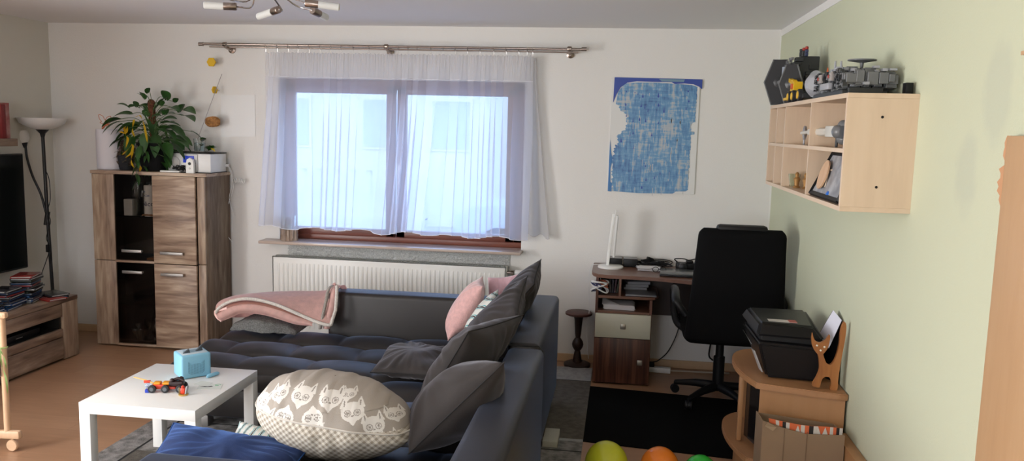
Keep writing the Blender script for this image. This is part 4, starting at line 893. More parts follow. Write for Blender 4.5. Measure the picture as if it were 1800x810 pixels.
B().tube([p + V((0, -.006, -.003)) for p in SB] + [V((-2.782,-1.210,0.578)), V((-2.781,-1.190,0.682)), V((-2.796,-1.150,0.717))], .0105, 8).obj('cream_border', creamf, bk, world=True)
def layer(a, c, Y, name, m, th=.01, sag=.012):
    A_, C_ = spline(a, 40), spline(c, 40)
    def f(u, v):
        i = min(39, int(round(u * 39))); p = A_[i].lerp(C_[i], v); p.y -= sag * sin(pi * v); return p
    return B().surf(f, 40, 10, thick=th).obj(name, m, bk, world=True, smooth=180)
U1 = [(-3.560,-1.220,0.512), (-3.481,-1.230,0.558), (-3.386,-1.230,0.586), (-3.274,-1.230,0.588), (-3.143,-1.230,0.563), (-3.032,-1.230,0.529), (-2.921,-1.230,0.499)]
U2 = [(-3.526,-1.220,0.469), (-3.480,-1.220,0.487), (-3.392,-1.220,0.525), (-3.260,-1.220,0.525), (-3.148,-1.220,0.502), (-3.033,-1.230,0.478), (-2.918,-1.230,0.474)]
layer(U1, U2, 0, 'under_layer', pinkf, sag=.02)
M1 = [(-3.567,-1.205,0.515), (-3.496,-1.215,0.569), (-3.394,-1.215,0.600), (-3.283,-1.210,0.602), (-3.152,-1.210,0.580), (-3.033,-1.210,0.539), (-2.905,-1.215,0.497)]
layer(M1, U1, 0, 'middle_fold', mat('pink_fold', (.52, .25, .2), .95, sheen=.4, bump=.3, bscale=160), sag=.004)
B().tube(spline([(-3.526,-1.220,0.469), (-3.565,-1.210,0.494), (-3.577,-1.200,0.525), (-3.535,-1.215,0.538), (-3.481,-1.230,0.558)], 16), .009, 8).obj('rolled_edge', pinkf, bk, world=True)
# the two hems that fall down at the right end
for x0, m_ in ((590, 0), (597, 1)):
    pass
def hang(xa, Y, w=.045):
    P_ = spline([V((xa + .012, -.965, .66)), V((xa + .01, -1.02, .705)), V((xa + .005, -1.12, .70)), V((xa, -1.155, .63)), V((xa - .02, -1.17, .52)), V((xa - .03, -1.18, .455))], 30)
    return lambda u, v: P_[min(29, int(round(u * 29)))] + V((w * (v - .5), -.012 * sin(pi * v) - Y, .0))
B().surf(hang(-2.815, .02), 30, 8, thick=.012).obj('hanging_edge', pinkf, bk, world=True, smooth=180)
B().surf(hang(-2.850, .035, .022), 30, 8, thick=.014).obj('hanging_border', creamf, bk, world=True, smooth=180)
# body of the folded pile below the top layer
def bodyf(u, v):
    i = min(59, int(round(u * 59))); p = ST[i].copy(); q = p.copy(); q.z = .44; r_ = p.lerp(q, v); return r_ + V((0, .012, -.01 * (1 - v)))
B().surf(bodyf, 60, 6, thick=.01).obj('rear_layer', pinkf, bk, world=True, smooth=180)
t = thing('grey_throw', 'grey sherpa throw bunched beneath left end of pink blanket', 'throw', (-3.3, -1.2, .42))
def gth(u, v):
    x = lerp(-3.44, -3.02, u); return V((x, lerp(-1.30 + .02 * sin(u * 9), -1.0, v), .425 + .075 * sin(pi * min(1, u * .9 + .1)) ** .6 * min(1, v * 4 + .15) * (1 - .3 * u) + .008 * noise.noise(V((x * 30, v * 8, 0)))))
B().surf(gth, 70, 24, thick=.008).obj('fleece', greyf, t, world=True, smooth=180)

# ------------------------------------------------------------------ coffee table and toys
ct = thing('coffee_table', 'square white lacquered coffee table on rug before the sofa', 'coffee table', (-3.165, -2.41, 0))
tx0, tx1, ty0, ty1 = -3.445, -2.885, -2.722, -2.095
B().box(tx0, tx1, ty0, ty1, .398, .45, .0015).obj('tabletop', gloss_white, ct, world=True, smooth=30)
for x in (tx0, tx1 - .052):
    for y in (ty0, ty1 - .052): B().box(x, x + .052, y, y + .052, RT, .3985, .0012).obj('leg', gloss_white, ct, world=True, smooth=30)
TT = .4505
ac = thing('audio_cube', 'light blue cube shaped audio player on white coffee table', 'audio player', (-3.165, -2.235, TT), radians(46))
cyan = mat('sky_blue_soft_plastic', (.23, .50, .66), .55)
B().box(-.06, .06, -.06, .06, 0, .12, .010, seg=3).obj('shell', cyan, ac); ac.scale = (1.22, 1.1, 1)
B().box(-.05, .05, -.05, .05, .1195, .1215, .001).obj('top_plate', mat('pale_blue_top', (.48, .58, .64), .5), ac, smooth=30)
B().box(-.032, .032, -.022, .026, .1212, .1222, .001).obj('recess', mat('grey_blue', (.2, .3, .36), .6), ac, smooth=30)
for x, y, h in ((-.028, -.012, .020), (.026, .0, .028)): B().prism([(-.014, 0), (.014, 0), (.010, h), ], .012, Matrix.Translation((x, y, .121)) @ Matrix.Rotation(pi / 2, 4, 'X')).obj('ear_button', mat('grey_ear', (.06, .07, .08), .5), ac, smooth=30)
b = B(); hs = mat('speaker_hole_dark', (.05, .14, .2), .6)
for i in range(17):
    for j in range(17):
        x, z = -.036 + .0045 * i, .022 + .0045 * j; dx = abs(x)
        if (x / .036) ** 2 + ((z - .045) / .03) ** 2 < 1 or (z >= .045 and z < .062 and dx < .033) or (z >= .062 and z < .062 + (dx - .012) * 1.4 and dx < .034): b.cbox((x, -.0602, z), (.0022, .0008, .0022))
b.obj('speaker_holes', hs, ac, kind='stuff', smooth=0)

car = thing('toy_buggy', 'red orange and black plastic brick buggy with boom on coffee table', 'toy car', (-3.155, -2.50, TT), radians(12))
B().box(-.06, .05, -.018, .018, .014, .024, .002).box(-.055, .0, -.022, .022, .022, .036, .003).obj('chassis', mat('toy_red', (.62, .05, .02), .35), car)
B().box(-.05, -.02, -.016, .016, .034, .046, .003).box(-.01, .03, -.018, .018, .034, .046, .004).obj('hood', mat('toy_orange', (.75, .30, .02), .35), car)
B().box(.02, .085, -.02, .02, .028, .050, .005).tube([(.03, 0, .05), (.06, 0, .062), (.085, 0, .05)], .008, 8).ball((.035, -.012, .055), .011, 10).ball((.07, .01, .056), .013, 10).obj('engine', mat('toy_black', (.03, .015, .015), .4), car)
wh = mat('tyre_rubber', (.02, .02, .022), .7); rm = mat('grey_rim', (.12, .13, .14), .4)
for x in (-.052, .008, .075):
    for y in (-.036, .024):
        w_ = B().lathe([(.013, 0), (.0185, .002), (.0185, .011), (.013, .013)], (x, y + (.013 if y > 0 else 0), .0187), 20, Matrix.Rotation(pi / 2, 4, 'X') if y > 0 else Matrix.Rotation(-pi / 2, 4, 'X')).obj('wheel', wh, car)
        B().lathe([(.010, 0), (.009, .002)], (x, y - .0 if y < 0 else y + .0145, .0187), 10, Matrix.Rotation(pi / 2, 4, 'X')).obj('hub', rm, w_)
B().tube([(-.055, 0, .038), (-.095, .01, .05), (-.155, .03, .058)], [.004, .0035, .003], 8).obj('boom', mat('toy_tan', (.62, .38, .12), .5), car)
B().box(-.10, -.07, .0, .012, .038, .05, .002).obj('boom_joint', MATS['toy_red'], car)
B().box(-.085, -.065, -.03, -.01, .0, .016, .002).obj('blue_block', mat('toy_blue', (.02, .05, .4), .35), car)
t = thing('glass_marble', 'clear pale blue toy ball beside the buggy front', 'ball', (-3.26, -2.475, TT)); B().ball((0, 0, .013), .013, 20).obj('sphere', mat('pale_blue_clear', (.7, .8, .98), .05, trans=.8), t)
fg = thing('brass_toy_chair', 'small gold toy seat with red figure beside the buggy', 'toy', (-3.045, -2.535, TT))
B().lathe([(.022, 0), (.023, .006), (.018, .008), (.016, .003), (0, .003)], n=20).tube([(-.02, 0, .005), (-.021, 0, .035)], .002, 6).obj('gold_base', mat('brass_toy', (.62, .40, .12), .25, .8), fg)
B().box(-.012, .010, -.008, .008, .006, .034, .004).ball((-.002, 0, .038), .008, 10).obj('red_figure', MATS['toy_red'], fg)
B().cbox((.017, 0, .025), (.007, .02, .04), .003, ry=.2).obj('grey_back', mat('grey_toy', (.35, .37, .38), .4), fg)
t = thing('blue_marker', 'short light blue capsule shaped pen on white coffee table', 'pen', (-3.050, -2.245, TT))
B().tube([(-.014, -.036, .008), (-.011, -.028, .010), (.010, .028, .010), (.013, .036, .008)], [.004, .009, .009, .004], 12).obj('pen_body', cyan, t)
cd = thing('printed_card', 'white printed card with dark drawing and green ring on table', 'card', (-2.985, -2.40, TT), radians(18))
B().box(-.055, .055, -.038, .038, 0, .0015).obj('card', mat('card_white', (.64, .67, .62), .6), cd, smooth=0)
b = B(); b.prism([(-.04, 0), (-.02, .008), (-.005, .002), (.01, .010), (.02, .0), (.005, -.006), (-.02, -.004)], .0006, Matrix.Translation((-.005, .0, .0015))); b.obj('print', mat('print_black', (.03, .025, .03), .6), cd, smooth=0)
B().tube([(.034 + .013 * cos(k * pi / 8), .02 + .012 * sin(k * pi / 8), .002) for k in range(14)], .0012, 5).obj('green_ring', mat('print_green', (.08, .35, .18), .5), cd)
t = thing('printed_card', 'second pale card half hidden behind the toys', 'card', (-3.04, -2.36, TT), radians(-12)); B().box(-.035, .035, -.028, .028, 0, .001).obj('card', MATS['card_white'], t, smooth=0)

# ------------------------------------------------------------------ wall artwork
def paint_mat():
    m = bpy.data.materials.new('blue_paint_film'); m.use_nodes = True; N = m.node_tree.nodes; L = m.node_tree.links; p = N['Principled BSDF']; p.inputs['Roughness'].default_value = .45
    tc = N.new('ShaderNodeTexCoord')
    def nz(sc, det, s=(1, 1, 1)):
        mp = N.new('ShaderNodeMapping'); mp.inputs['Scale'].default_value = s; L.new(tc.outputs['Object'], mp.inputs[0])
        n = N.new('ShaderNodeTexNoise'); n.inputs['Scale'].default_value = sc; n.inputs['Detail'].default_value = det; n.inputs['Roughness'].default_value = .7; L.new(mp.outputs[0], n.inputs[0]); return n.outputs[0]
    a = nz(14, 8, (3, 1, .55)); c = nz(3.2, 4, (1.3, 1, .7)); d = nz(16, 6, (.45, 1, 3.2))
    s1 = N.new('ShaderNodeMath'); s1.operation = 'ADD'; L.new(a, s1.inputs[0]); L.new(c, s1.inputs[1])
    s2 = N.new('ShaderNodeMath'); s2.operation = 'MULTIPLY_ADD'; L.new(d, s2.inputs[0]); s2.inputs[1].default_value = .6; L.new(s1.outputs[0], s2.inputs[2])
    r = N.new('ShaderNodeValToRGB'); e = r.color_ramp.elements
    mr = N.new('ShaderNodeMapRange'); mr.inputs[1].default_value = 1.0; mr.inputs[2].default_value = 1.6; L.new(s2.outputs[0], mr.inputs[0]); L.new(mr.outputs[0], r.inputs[0])
    e[0].position = .0; e[0].color = (.03, .08, .24, 1); e[1].position = 1; e[1].color = (.50, .50, .50, 1)
    for q, cc in ((.3, (.09, .22, .42, 1)), (.5, (.13, .29, .48, 1)), (.58, (.19, .35, .52, 1)), (.68, (.36, .41, .46, 1))): x = e.new(q); x.color = cc
    L.new(r.outputs[0], p.inputs['Base Color'])
    b = N.new('ShaderNodeBump'); b.inputs['Strength'].default_value = .5; b.inputs['Distance'].default_value = .003; L.new(a, b.inputs['Height']); L.new(b.outputs[0], p.inputs['Normal'])
    return m
art = thing('abstract_painting', 'blue and grey abstract painting on board fixed to the back wall', 'painting', (-.85, -.006, 1.28))
ax0, ax1, az0, az1 = -1.155, -.537, 1.288, 2.104
B().box(ax0, ax1, -.010, 0, az0, az1, .001).obj('board', mat('bare_white_board', (.70, .70, .68), .75), art, world=True, smooth=0)
rp = random.Random(9)
def U(x, y): return (lerp(ax0, ax1, (x - 110) / 545.), lerp(az1, az0, (y - 62) / 700.))
left = [(125, 62), (125, 150), (140, 222), (165, 232), (170, 262), (195, 270), (212, 290), (215, 345), (205, 352), (208, 380), (182, 388), (176, 405), (160, 408), (156, 440), (165, 475), (146, 470), (140, 520), (135, 600), (134, 740), (112, 752)]
# comb-like ragged edges
def ragged(pts, amp):
    out = []
    for (a, b_) in zip(pts, pts[1:]):
        n = max(1, int((abs(b_[1] - a[1]) + abs(b_[0] - a[0])) / 9))
        for k in range(n): t_ = k / n; out.append((lerp(a[0], b_[0], t_) + rp.uniform(-amp, amp) * (1 if k else 0), lerp(a[1], b_[1], t_)))
    return out
L1 = ragged(left[2:], 9)
right = [(600, 745), (614, 735), (614, 600), (618, 598), (612, 495), (618, 490), (614, 400), (636, 395), (636, 380), (612, 375), (620, 325), (638, 320), (638, 210), (640, 110), (600, 96)]
R1 = ragged(right, 3)
poly = [U(*q) for q in [(190, 95)] + [(150, 150)] + L1 + [(112, 757), (300, 766), (520, 762), (540, 748)] + R1 + [(400, 88), (260, 90)]]
B().slab([(x, -.0125, z) for x, z in poly], (0, .003, 0)).obj('blue_paint', paint_mat(), art, world=True, smooth=0)
DB = mat('deep_blue_paint', (.035, .07, .32), .45); MB_ = mat('mid_blue_paint', (.05, .18, .42), .45)
pw = [U(*q) for q in [(125, 60), (668, 64), (668, 122), (650, 108), (615, 94), (560, 90), (500, 94), (480, 84), (360, 84), (265, 82), (205, 92), (165, 120), (140, 165), (122, 215)]]
B().slab([(x, -.0135, z) for x, z in pw], (0, .003, 0)).obj('dark_blue_corner', DB, art, world=True, smooth=0, label='deep blue top band')
pg = [U(*q) for q in [(400, 66), (560, 66), (555, 82), (420, 80)]]
B().slab([(x, -.0145, z) for x, z in pg], (0, .002, 0)).obj('teal_smear', mat('teal_smear_paint', (.16, .27, .36), .5), art, world=True, smooth=0)
pe = [U(*q) for q in [(112, 440), (122, 520), (134, 560), (122, 620), (124, 700), (134, 712), (134, 762), (110, 760)]]
B().slab([(x, -.0138, z) for x, z in pe], (0, .002, 0)).obj('left_blue_edge', MB_, art, world=True, smooth=0)
b = B()
for k in range(34):
    x = rp.choice([rp.uniform(150, 240), rp.uniform(200, 600), rp.uniform(250, 420)]); y = rp.uniform(110, 470) if x < 250 else rp.uniform(90, 740); 
    if x < 215 and 280 < y < 400: x += 60
    h_ = rp.uniform(8, 34); w_ = rp.uniform(2, 6); q = [U(x, y), U(x + w_, y + h_ * .8), U(x + w_ * .4, y + h_), U(x - w_, y + h_ * .9)]
    b.slab([(a_, -.0142, c_) for a_, c_ in q], (0, .001, 0))
b.obj('paint_strokes', DB, art, world=True, smooth=0, kind='stuff', label='small dark blue strokes')
b = B()
for k in range(46):
    x = rp.uniform(230, 600); y = rp.uniform(100, 745); w_ = rp.uniform(2, 7); h_ = rp.uniform(10, 60); q = [U(x, y), U(x + w_, y), U(x + w_ * .8, y + h_), U(x, y + h_ * .95)]
    b.slab([(a_, -.0130, c_) for a_, c_ in q], (0, .001, 0))
b.obj('scraped_streaks', mat('scraped_grey', (.42, .45, .48), .6), art, world=True, smooth=0, kind='stuff', label='pale scraped streaks')

# ------------------------------------------------------------------ desk
dk = thing('desk', 'dark walnut desk with cream drawer against back wall', 'desk', (-.6, -.3, 0))
DZ = .76
top = [(-1.235, -.012), (-1.235, -.38), (-1.222, -.45), (-1.185, -.50), (-1.12, -.515), (-.95, -.515), (-.80, -.525), (-.66, -.565), (-.5, -.62), (-.3, -.65), (-.03, -.65), (-.03, -.012)]
B().prism(top, .024, Matrix.Translation((0, 0, DZ - .024)), .003).obj('desktop', WALNUTX, dk, world=True, smooth=30)
B().box(-1.20, -1.182, -.49, -.03, .003, DZ - .024, .001).obj('side_panel', WALNUT, dk, world=True, smooth=0)
B().box(-.835, -.817, -.49, -.03, .003, .595, .001).obj('side_panel', WALNUT, dk, world=True, smooth=0)
B().box(-.06, -.042, -.60, -.03, .003, DZ - .024, .001).obj('side_panel', WALNUT, dk, world=True, smooth=0)
B().box(-1.18, -.06, -.045, -.03, .40, .73).obj('back_panel', DARKWOOD, dk, world=True, smooth=0)
B().box(-1.18, -.84, -.045, -.03, .01, .60).obj('back_panel', DARKWOOD, dk, world=True, smooth=0)
B().prism([(-1.182, -.05), (-1.182, -.495), (-.86, -.495), (-.80, -.48), (-.775, -.42), (-.775, -.05)], .018, Matrix.Translation((0, 0, .597)), .002).obj('shelf', WALNUTX, dk, world=True, smooth=30)
B().box(-1.182, -.835, -.495, -.05, .495, .510, .001).obj('shelf', WALNUTX, dk, world=True, smooth=0)
B().box(-1.045, -1.03, -.49, -.05, .615, DZ - .024).obj('divider', WALNUTX, dk, world=True, smooth=0)
def knob(x, z, par, y=-.515): B().box(x - .018, x + .018, y - .012, y - .004, z - .018, z + .018, .004).box(x - .006, x + .006, y - .006, y + .006, z - .006, z + .006).obj('knob', mat('brushed_nickel_knob', (.42, .39, .34), .4, .8), par, world=True, smooth=30)
d_ = B().box(-1.196, -.822, -.508, -.49, .328, .493, .002).obj('drawer', mat('cream_front', (.62, .61, .49), .4), dk, world=True, smooth=30, label='cream drawer front'); knob(-1.007, .41, d_, -.508)
d_ = B().box(-1.196, -.822, -.508, -.49, .012, .324, .002).obj('door', WALNUT, dk, world=True, smooth=30, label='striped walnut door'); knob(-.885, .165, d_, -.508)
def small(name, label, cat, loc, rz=0, group=None): return thing(name, label, cat, loc, rz, group)
DT = DZ + .0006
ld = small('led_desk_lamp', 'slim white desk lamp with round base at left of desk', 'desk lamp', (-1.11, -.21, DT))
B().lathe([(.088, 0), (.09, .004), (.09, .012), (.084, .017), (0, .018)], n=40).obj('base', gloss_white, ld)
B().cbox((-.018, 0, .075), (.022, .014, .12), .005, ry=.06).cbox((-.005, .0, .235), (.022, .012, .31), .005, ry=.09).obj('stem', gloss_white, ld)
B().cbox((.026, 0, .225), (.016, .03, .30), .005, ry=.05).cbox((.022, 0, .385), (.012, .022, .05), .003, ry=.05).obj('lamp_head', mat('white_lamp_head', (.7, .7, .68), .4), ld)
B().cbox((.0345, -.0, .225), (.002, .022, .27), 0, ry=.05).obj('light_strip', mat('grey_diffuser', (.35, .35, .35), .4), ld, smooth=0)
wcx = small('lamp_cable', 'thin white cable hanging off the left side of the desk', 'cable', (-1.25, -.25, .76))
B().tube(spline([(-1.18, -.16, .768), (-1.22, -.16, .770), (-1.252, -.16, .75), (-1.262, -.16, .62), (-1.25, -.16, .45), (-1.262, -.16, .30), (-1.25, -.14, .12), (-1.245, -.08, .05)], 40), .0025, 6).obj('cord', white_pl, wcx, world=True)
for (x, y, lab) in ((-1.08, -.09, 'black box shaped drive directly behind the desk lamp'), (-.97, -.09, 'black box shaped drive right of the one behind the lamp')):
    t = small('external_drive', lab, 'drive', (x, y, DT)); B().box(-.05, .05, -.06, .06, .001, .058, .005).obj('case', black_p, t, smooth=30); B().box(-.048, .048, -.058, .05, .058, .0595).obj('top_panel', mat('charcoal_gloss', (.03, .03, .032), .15), t, smooth=0)
t = small('paper_stack', 'loose stack of white papers on the desk before cables', 'paper', (-.835, -.22, DT), .1)
b = B()
for k in range(6): b.cbox((rp.uniform(-.01, .01), rp.uniform(-.01, .01), .002 + k * .0035), (.15, .13, .0016), 0, rz=rp.uniform(-.35, .35))
b.obj('sheets', mat('paper_white', (.70, .68, .69), .8), t, smooth=0, kind='stuff')
t = small('cable_tangle', 'tangled heap of black cables near middle of desk', 'cable', (-.80, -.10, DT))
b = B(); P_ = []
for k in range(90): a = k * .7; r0 = .07 + .03 * sin(k * .37); P_.append((r0 * cos(a) * 1.3, r0 * .6 * sin(a * 1.13), .012 + .022 * (1 + sin(k * .53)) * (.4 + .6 * k / 90)))
b.tube(spline(P_, 300), .004, 6).cbox((-.03, .0, .06), (.05, .03, .02), .005, rz=.5, ry=.3); b.obj('cables', black_p, t)
t = small('eyeglasses', 'black framed eyeglasses lying in front of the cables', 'glasses', (-.765, -.30, DT), .3)
B().tube([(-.035 + .022 * cos(a * pi / 6), .0, .02 + .017 * sin(a * pi / 6)) for a in range(12)], .0022, 5, closed=True).tube([(.02 + .022 * cos(a * pi / 6), 0, .02 + .017 * sin(a * pi / 6)) for a in range(12)], .0022, 5, closed=True).tube([(-.013, 0, .022), (-.002, 0, .022)], .002, 5).tube([(-.057, 0, .024), (-.055, .10, .012)], .002, 5).tube([(.042, 0, .024), (.045, .10, .012)], .002, 5).obj('frame', black_p, t)
lp = small('laptop', 'closed grey black laptop on the desk left of chair', 'laptop', (-.60, -.37, DT), -.06)
B().box(-.17, .17, -.11, .12, .002, .012, .003).obj('base', black_p, lp, smooth=30); B().box(-.17, .17, -.11, .12, .0125, .021, .003).obj('lid', mat('dark_laptop_lid', (.06, .065, .065), .25), lp, smooth=30)
t = small('camera', 'black camera lying behind the closed laptop', 'camera', (-.56, -.13, DT))
B().box(-.09, .09, -.03, .03, 0, .05, .008).box(-.02, .03, -.025, .025, .05, .065, .006).obj('body', black_p, t); B().lathe([(.026, 0), (.03, .01), (.03, .045), (.022, .05)], (-.045, -.03, .026), 20, Matrix.Rotation(pi / 2, 4, 'X')).obj('lens', black_m, t)
B().tube(spline([(-.08, 0, .05), (-.1, -.02, .075), (-.04, -.03, .08), (.0, -.02, .07), (.06, -.01, .08), (.09, 0, .05)], 24), .004, 6).obj('strap', black_f, t)
# open shelf contents
t = small('cable_bundle', 'white and coloured cable bundle spilling from left desk cubby', 'cable', (-1.13, -.40, .616))
b = B(); P_ = [(-.045 + .05 * cos(k * .9) + .01 * sin(k), -.075 + .045 * sin(k * .9) + .0004 * k, .012 + .08 * abs(sin(k * .31))) for k in range(34)]
b.tube(spline(P_, 120), .005, 7); b.obj('white_cable', white_pl, t)
b = B(); b.tube(spline([(-.07 + .035 * cos(k * 1.3), -.08 + .03 * sin(k * 1.1), .05 + .03 * sin(k * .7)) for k in range(16)], 80), .004, 6); b.obj('blue_cable', mat('navy_wire', (.02, .03, .12), .5), t)
b = B(); b.tube(spline([(-.02 + .03 * cos(k * 1.2), -.07 + .03 * sin(k), .075 + .02 * sin(k * .9)) for k in range(12)], 60), .005, 6); b.obj('orange_cable', mat('rusty_wire', (.30, .08, .04), .5), t)
t = small('disc_case_row', 'row of thin dark cases upright in the left desk cubby', 'disc cases', (-1.075, -.35, .616))
for k in range(4): B().cbox((-.03 + .018 * k, 0, .05), (.012, .12, .095), .001, ry=.08 * (k - 1)).obj('case', dm[(k * 2) % 9], t, smooth=0)
t = small('tablet_computer', 'flat grey tablet on the shelf under the desktop', 'tablet', (-.90, -.38, .616)); B().box(-.10, .11, -.10, .08, 0, .012, .003).obj('shell', mat('tablet_grey', (.15, .15, .16), .3), t, smooth=30)
t = small('notebook_stack', 'pale notebooks stacked further back under the desktop', 'notebooks', (-.93, -.20, .616))
for k in range(3): B().cbox((.006 * k, 0, .012 + .02 * k), (.16, .12, .018), .001, rz=.1 * k).obj('notebook', mat('paper_grey', (.33, .33, .35), .8), t, smooth=0)
t = small('paper_pile', 'pile of white papers in niche above the cream drawer', 'paper', (-1.04, -.36, .511))
b = B()
for k in range(8): b.cbox((rp.uniform(-.006, .006), 0, .002 + .004 * k), (.21, .18, .0032), 0, rz=rp.uniform(-.05, .05))
b.obj('sheets', MATS['paper_white'], t, smooth=0, kind='stuff')
B().slab([(-.115, -.09, .034), (.0, -.09, .034), (-.09, .02, .052), (-.115, .02, .06)], (0, 0, .002)).obj('folded_corner', MATS['paper_white'], t, smooth=0)

# stool left of the desk
st = thing('plant_stool', 'small dark turned wooden stool between sofa and desk', 'stool', (-1.327, -.115, RT * 0))
B().lathe([(.088, .385), (.098, .39), (.098, .402), (.09, .408), (0, .408)], n=36).obj('seat', wood('reddish_stool_top', (.05, .015, .009), (.08, .026, .017), (.11, .04, .027), scale=(1, 9, 9), contrast=.5), st)
B().lathe([(.045, .375), (.04, .385), (.03, .35), (.026, .30), (.022, .24), (.018, .215), (.026, .205), (.038, .185), (.042, .165), (.038, .145), (.026, .125), (.020, .118), (.024, .10), (.032, .05), (.034, .028)][::-1], n=24).obj('turned_post', DARKWOOD, st)
B().lathe([(.095, .0), (.098, .006), (.098, .02), (.07, .032), (.03, .034), (0, .034)], n=36).obj('foot_disc', DARKWOOD, st)

# power strip and floor cables
ps = thing('power_strip', 'white power strip on floor beneath the desk', 'power strip', (-.73, -.15, 0))
B().cbox((0, 0, .022), (.16, .045, .04), .006, rz=-.08).obj('housing', white_pl, ps)
B().cbox((-.055, 0, .058), (.035, .035, .035), .006).tube(spline([(-.05, 0, .075), (-.01, 0, .09), (.06, .02, .16), (.12, .05, .3), (.13, .07, .42)], 20), .004, 6).obj('black_plug', black_p, ps)
B().tube(spline([(.08, 0, .02), (.2, .03, .012), (.35, .04, .012), (.5, .05, .012)], 16), .006, 8).obj('cord', mat('beige_cord', (.5, .45, .38), .5), ps)
t = thing('hanging_cables', 'black cables drooping behind desk beside the office chair', 'cable', (-.6, -.1, .3))
B().tube(spline([(-.66, -.10, .72), (-.64, -.10, .5), (-.60, -.11, .36), (-.50, -.11, .29), (-.42, -.1, .31)], 24), .006, 7).tube(spline([(-.40, -.1, .42), (-.37, -.1, .28), (-.38, -.1, .14), (-.35, -.1, .1)], 20), .006, 7).obj('cords', black_p, t, world=True)

# ------------------------------------------------------------------ office chair
oc = thing('office_chair', 'tall black padded swivel office chair seen from behind', 'office chair', (-.38, -.72, 0))
def chairback(u, v):
    # superellipse cross-section swept upward, slightly waisted and leaning
    z = lerp(.455, 1.168, v); t_ = (v - .5) * 2; hw = lerp(.298, .252, v ** .8) * (1 - .10 * max(0, (v - .94) / .06) ** 2 - .12 * max(0, (.05 - v) / .05) ** 2)
    th = .055 * (1 - .75 * max(0, (v - .93) / .07) ** 2 - .7 * max(0, (.05 - v) / .05) ** 2) * (1 + .12 * cos(t_ * 7)); a = 2 * pi * u
    x = -.345 + (.012 * v) + hw * math.copysign(abs(cos(a)) ** .35, cos(a)); y = -1.0 + .02 * t_ * 0 + lerp(.0, -.035, v) + th * math.copysign(abs(sin(a)) ** .55, sin(a)) - .02 * (1 - ((x + .345) / .3) ** 2)
    return V((x, y, z))
b = B(); b.surf(chairback, 80, 50, cu=True)
for vv in (0, 1):
    t = bmesh.new(); q = [t.verts.new(chairback(k / 80, vv)) for k in range(80)]; t.faces.new(q if vv else q[::-1]); b._take(t)
b.weld().obj('backrest', mat('black_upholstery', (.0045, .0045, .005), .9, spec=.12), oc, world=True, smooth=60)
B().box(-.485, -.19, -1.075, -1.0, 1.145, 1.192, .02).obj('head_pad', black_p, oc, world=True)
B().box(-.64, -.06, -.97, -.46, .445, .545, .04, seg=4).obj('seat', black_f, oc, world=True)
for s, x in ((-1, -.685), (1, -.045)):
    B().tube(spline([(x - s * .06, -.92, .60), (x, -.90, .68), (x, -.75, .715), (x, -.58, .70), (x - s * .005, -.52, .62), (x - s * .02, -.62, .50), (x - s * .08, -.72, .46)], 40), [.022] * 6 + [.028] * 16 + [.022] * 18, 12).obj('arm_rest', black_p, oc, world=True)
B().tube([(-.385, -.72, .08), (-.385, -.72, .30)], .036, 18).tube([(-.385, -.72, .30), (-.385, -.72, .45)], .026, 18).box(-.48, -.29, -.85, -.6, .42, .455, .01).obj('gas_lift', black_p, oc, world=True)
for k in range(5):
    a = radians(155 + 72 * k); r_ = .29; e = V((-.385 + r_ * cos(a), -.72 + r_ * sin(a), .075))
    e.x = min(e.x, -.04)
    ob = B().tube([(-.385, -.72, .105), V((-.385, -.72, .10)).lerp(e, .5) + V((0, 0, .012)), e], [.03, .025, .016], 10).obj('base_arm', black_p, oc, world=True)
    B().lathe([(.026, -.022), (.028, -.016), (.028, -.006), (.02, -.004), (.02, .004), (.028, .006), (.028, .016), (.026, .022)], (e.x, e.y, .033), 18, Matrix.Rotation(a + .6, 4, 'Z') @ Matrix.Rotation(pi / 2, 4, 'X')).tube([(e.x, e.y, .05), (e.x, e.y, .08)], .008, 8).obj('caster', black_p, ob, world=True)

# ------------------------------------------------------------------ TV stand at the right wall with printer and wooden cat
cs = thing('curved_media_cabinet', 'beech low cabinet with rounded top by the green wall', 'cabinet', (-.22, -1.9, 0))
CT = .575
otl = spline([(-.02, -2.268, 0), (-.20, -2.225, 0), (-.375, -2.172, 0), (-.40, -2.14, 0), (-.432, -2.03, 0), (-.452, -1.88, 0), (-.446, -1.72, 0), (-.405, -1.60, 0), (-.30, -1.53, 0), (-.02, -1.50, 0)], 50)
B().prism([(p.x, p.y) for p in otl] + [(-.004, -1.5), (-.004, -2.26)], .03, Matrix.Translation((0, 0, CT - .03)), .004).obj('top_panel', wood('beech_top', (.31, .145, .06), (.38, .19, .085), (.43, .225, .105), scale=(9, 1, 9), contrast=.7, bump=.03), cs, world=True, smooth=40)
BS = wood('beech_side', (.35, .17, .07), (.41, .21, .09), (.45, .24, .11), scale=(9, 9, .8), contrast=.7, bump=.03)
B().slab([(-.372, -2.155, .004), (-.012, -2.25, .004), (-.012, -2.25, CT - .031), (-.372, -2.155, CT - .031)], (.004, .018, 0)).obj('side_panel', BS, cs, world=True, smooth=0)
B().slab([(-.38, -1.62, .004), (-.012, -1.55, .004), (-.012, -1.55, CT - .031), (-.38, -1.62, CT - .031)], (0, .018, 0)).obj('side_panel', BS, cs, world=True, smooth=0)
B().box(-.025, -.01, -2.23, -1.56, .01, CT - .031).obj('back_panel', mat('black_inside', (.015, .012, .01), .6), cs, world=True, smooth=0)
B().box(-.437, -.415, -1.97, -1.935, .215, CT - .03, .003).obj('front_post', BS, cs, world=True, smooth=30)
B().slab([(-.365, -2.13, .25), (-.405, -1.98, .25), (-.405, -1.98, CT - .04), (-.365, -2.13, CT - .04)], (.004, .001, 0)).obj('glass_door', mat('black_glass', (.012, .010, .010), .08), cs, world=True, smooth=0)
lo = [V((p.x * 1.06 - .004, (p.y + 1.9) * 1.06 - 1.9, 0)) for p in otl]
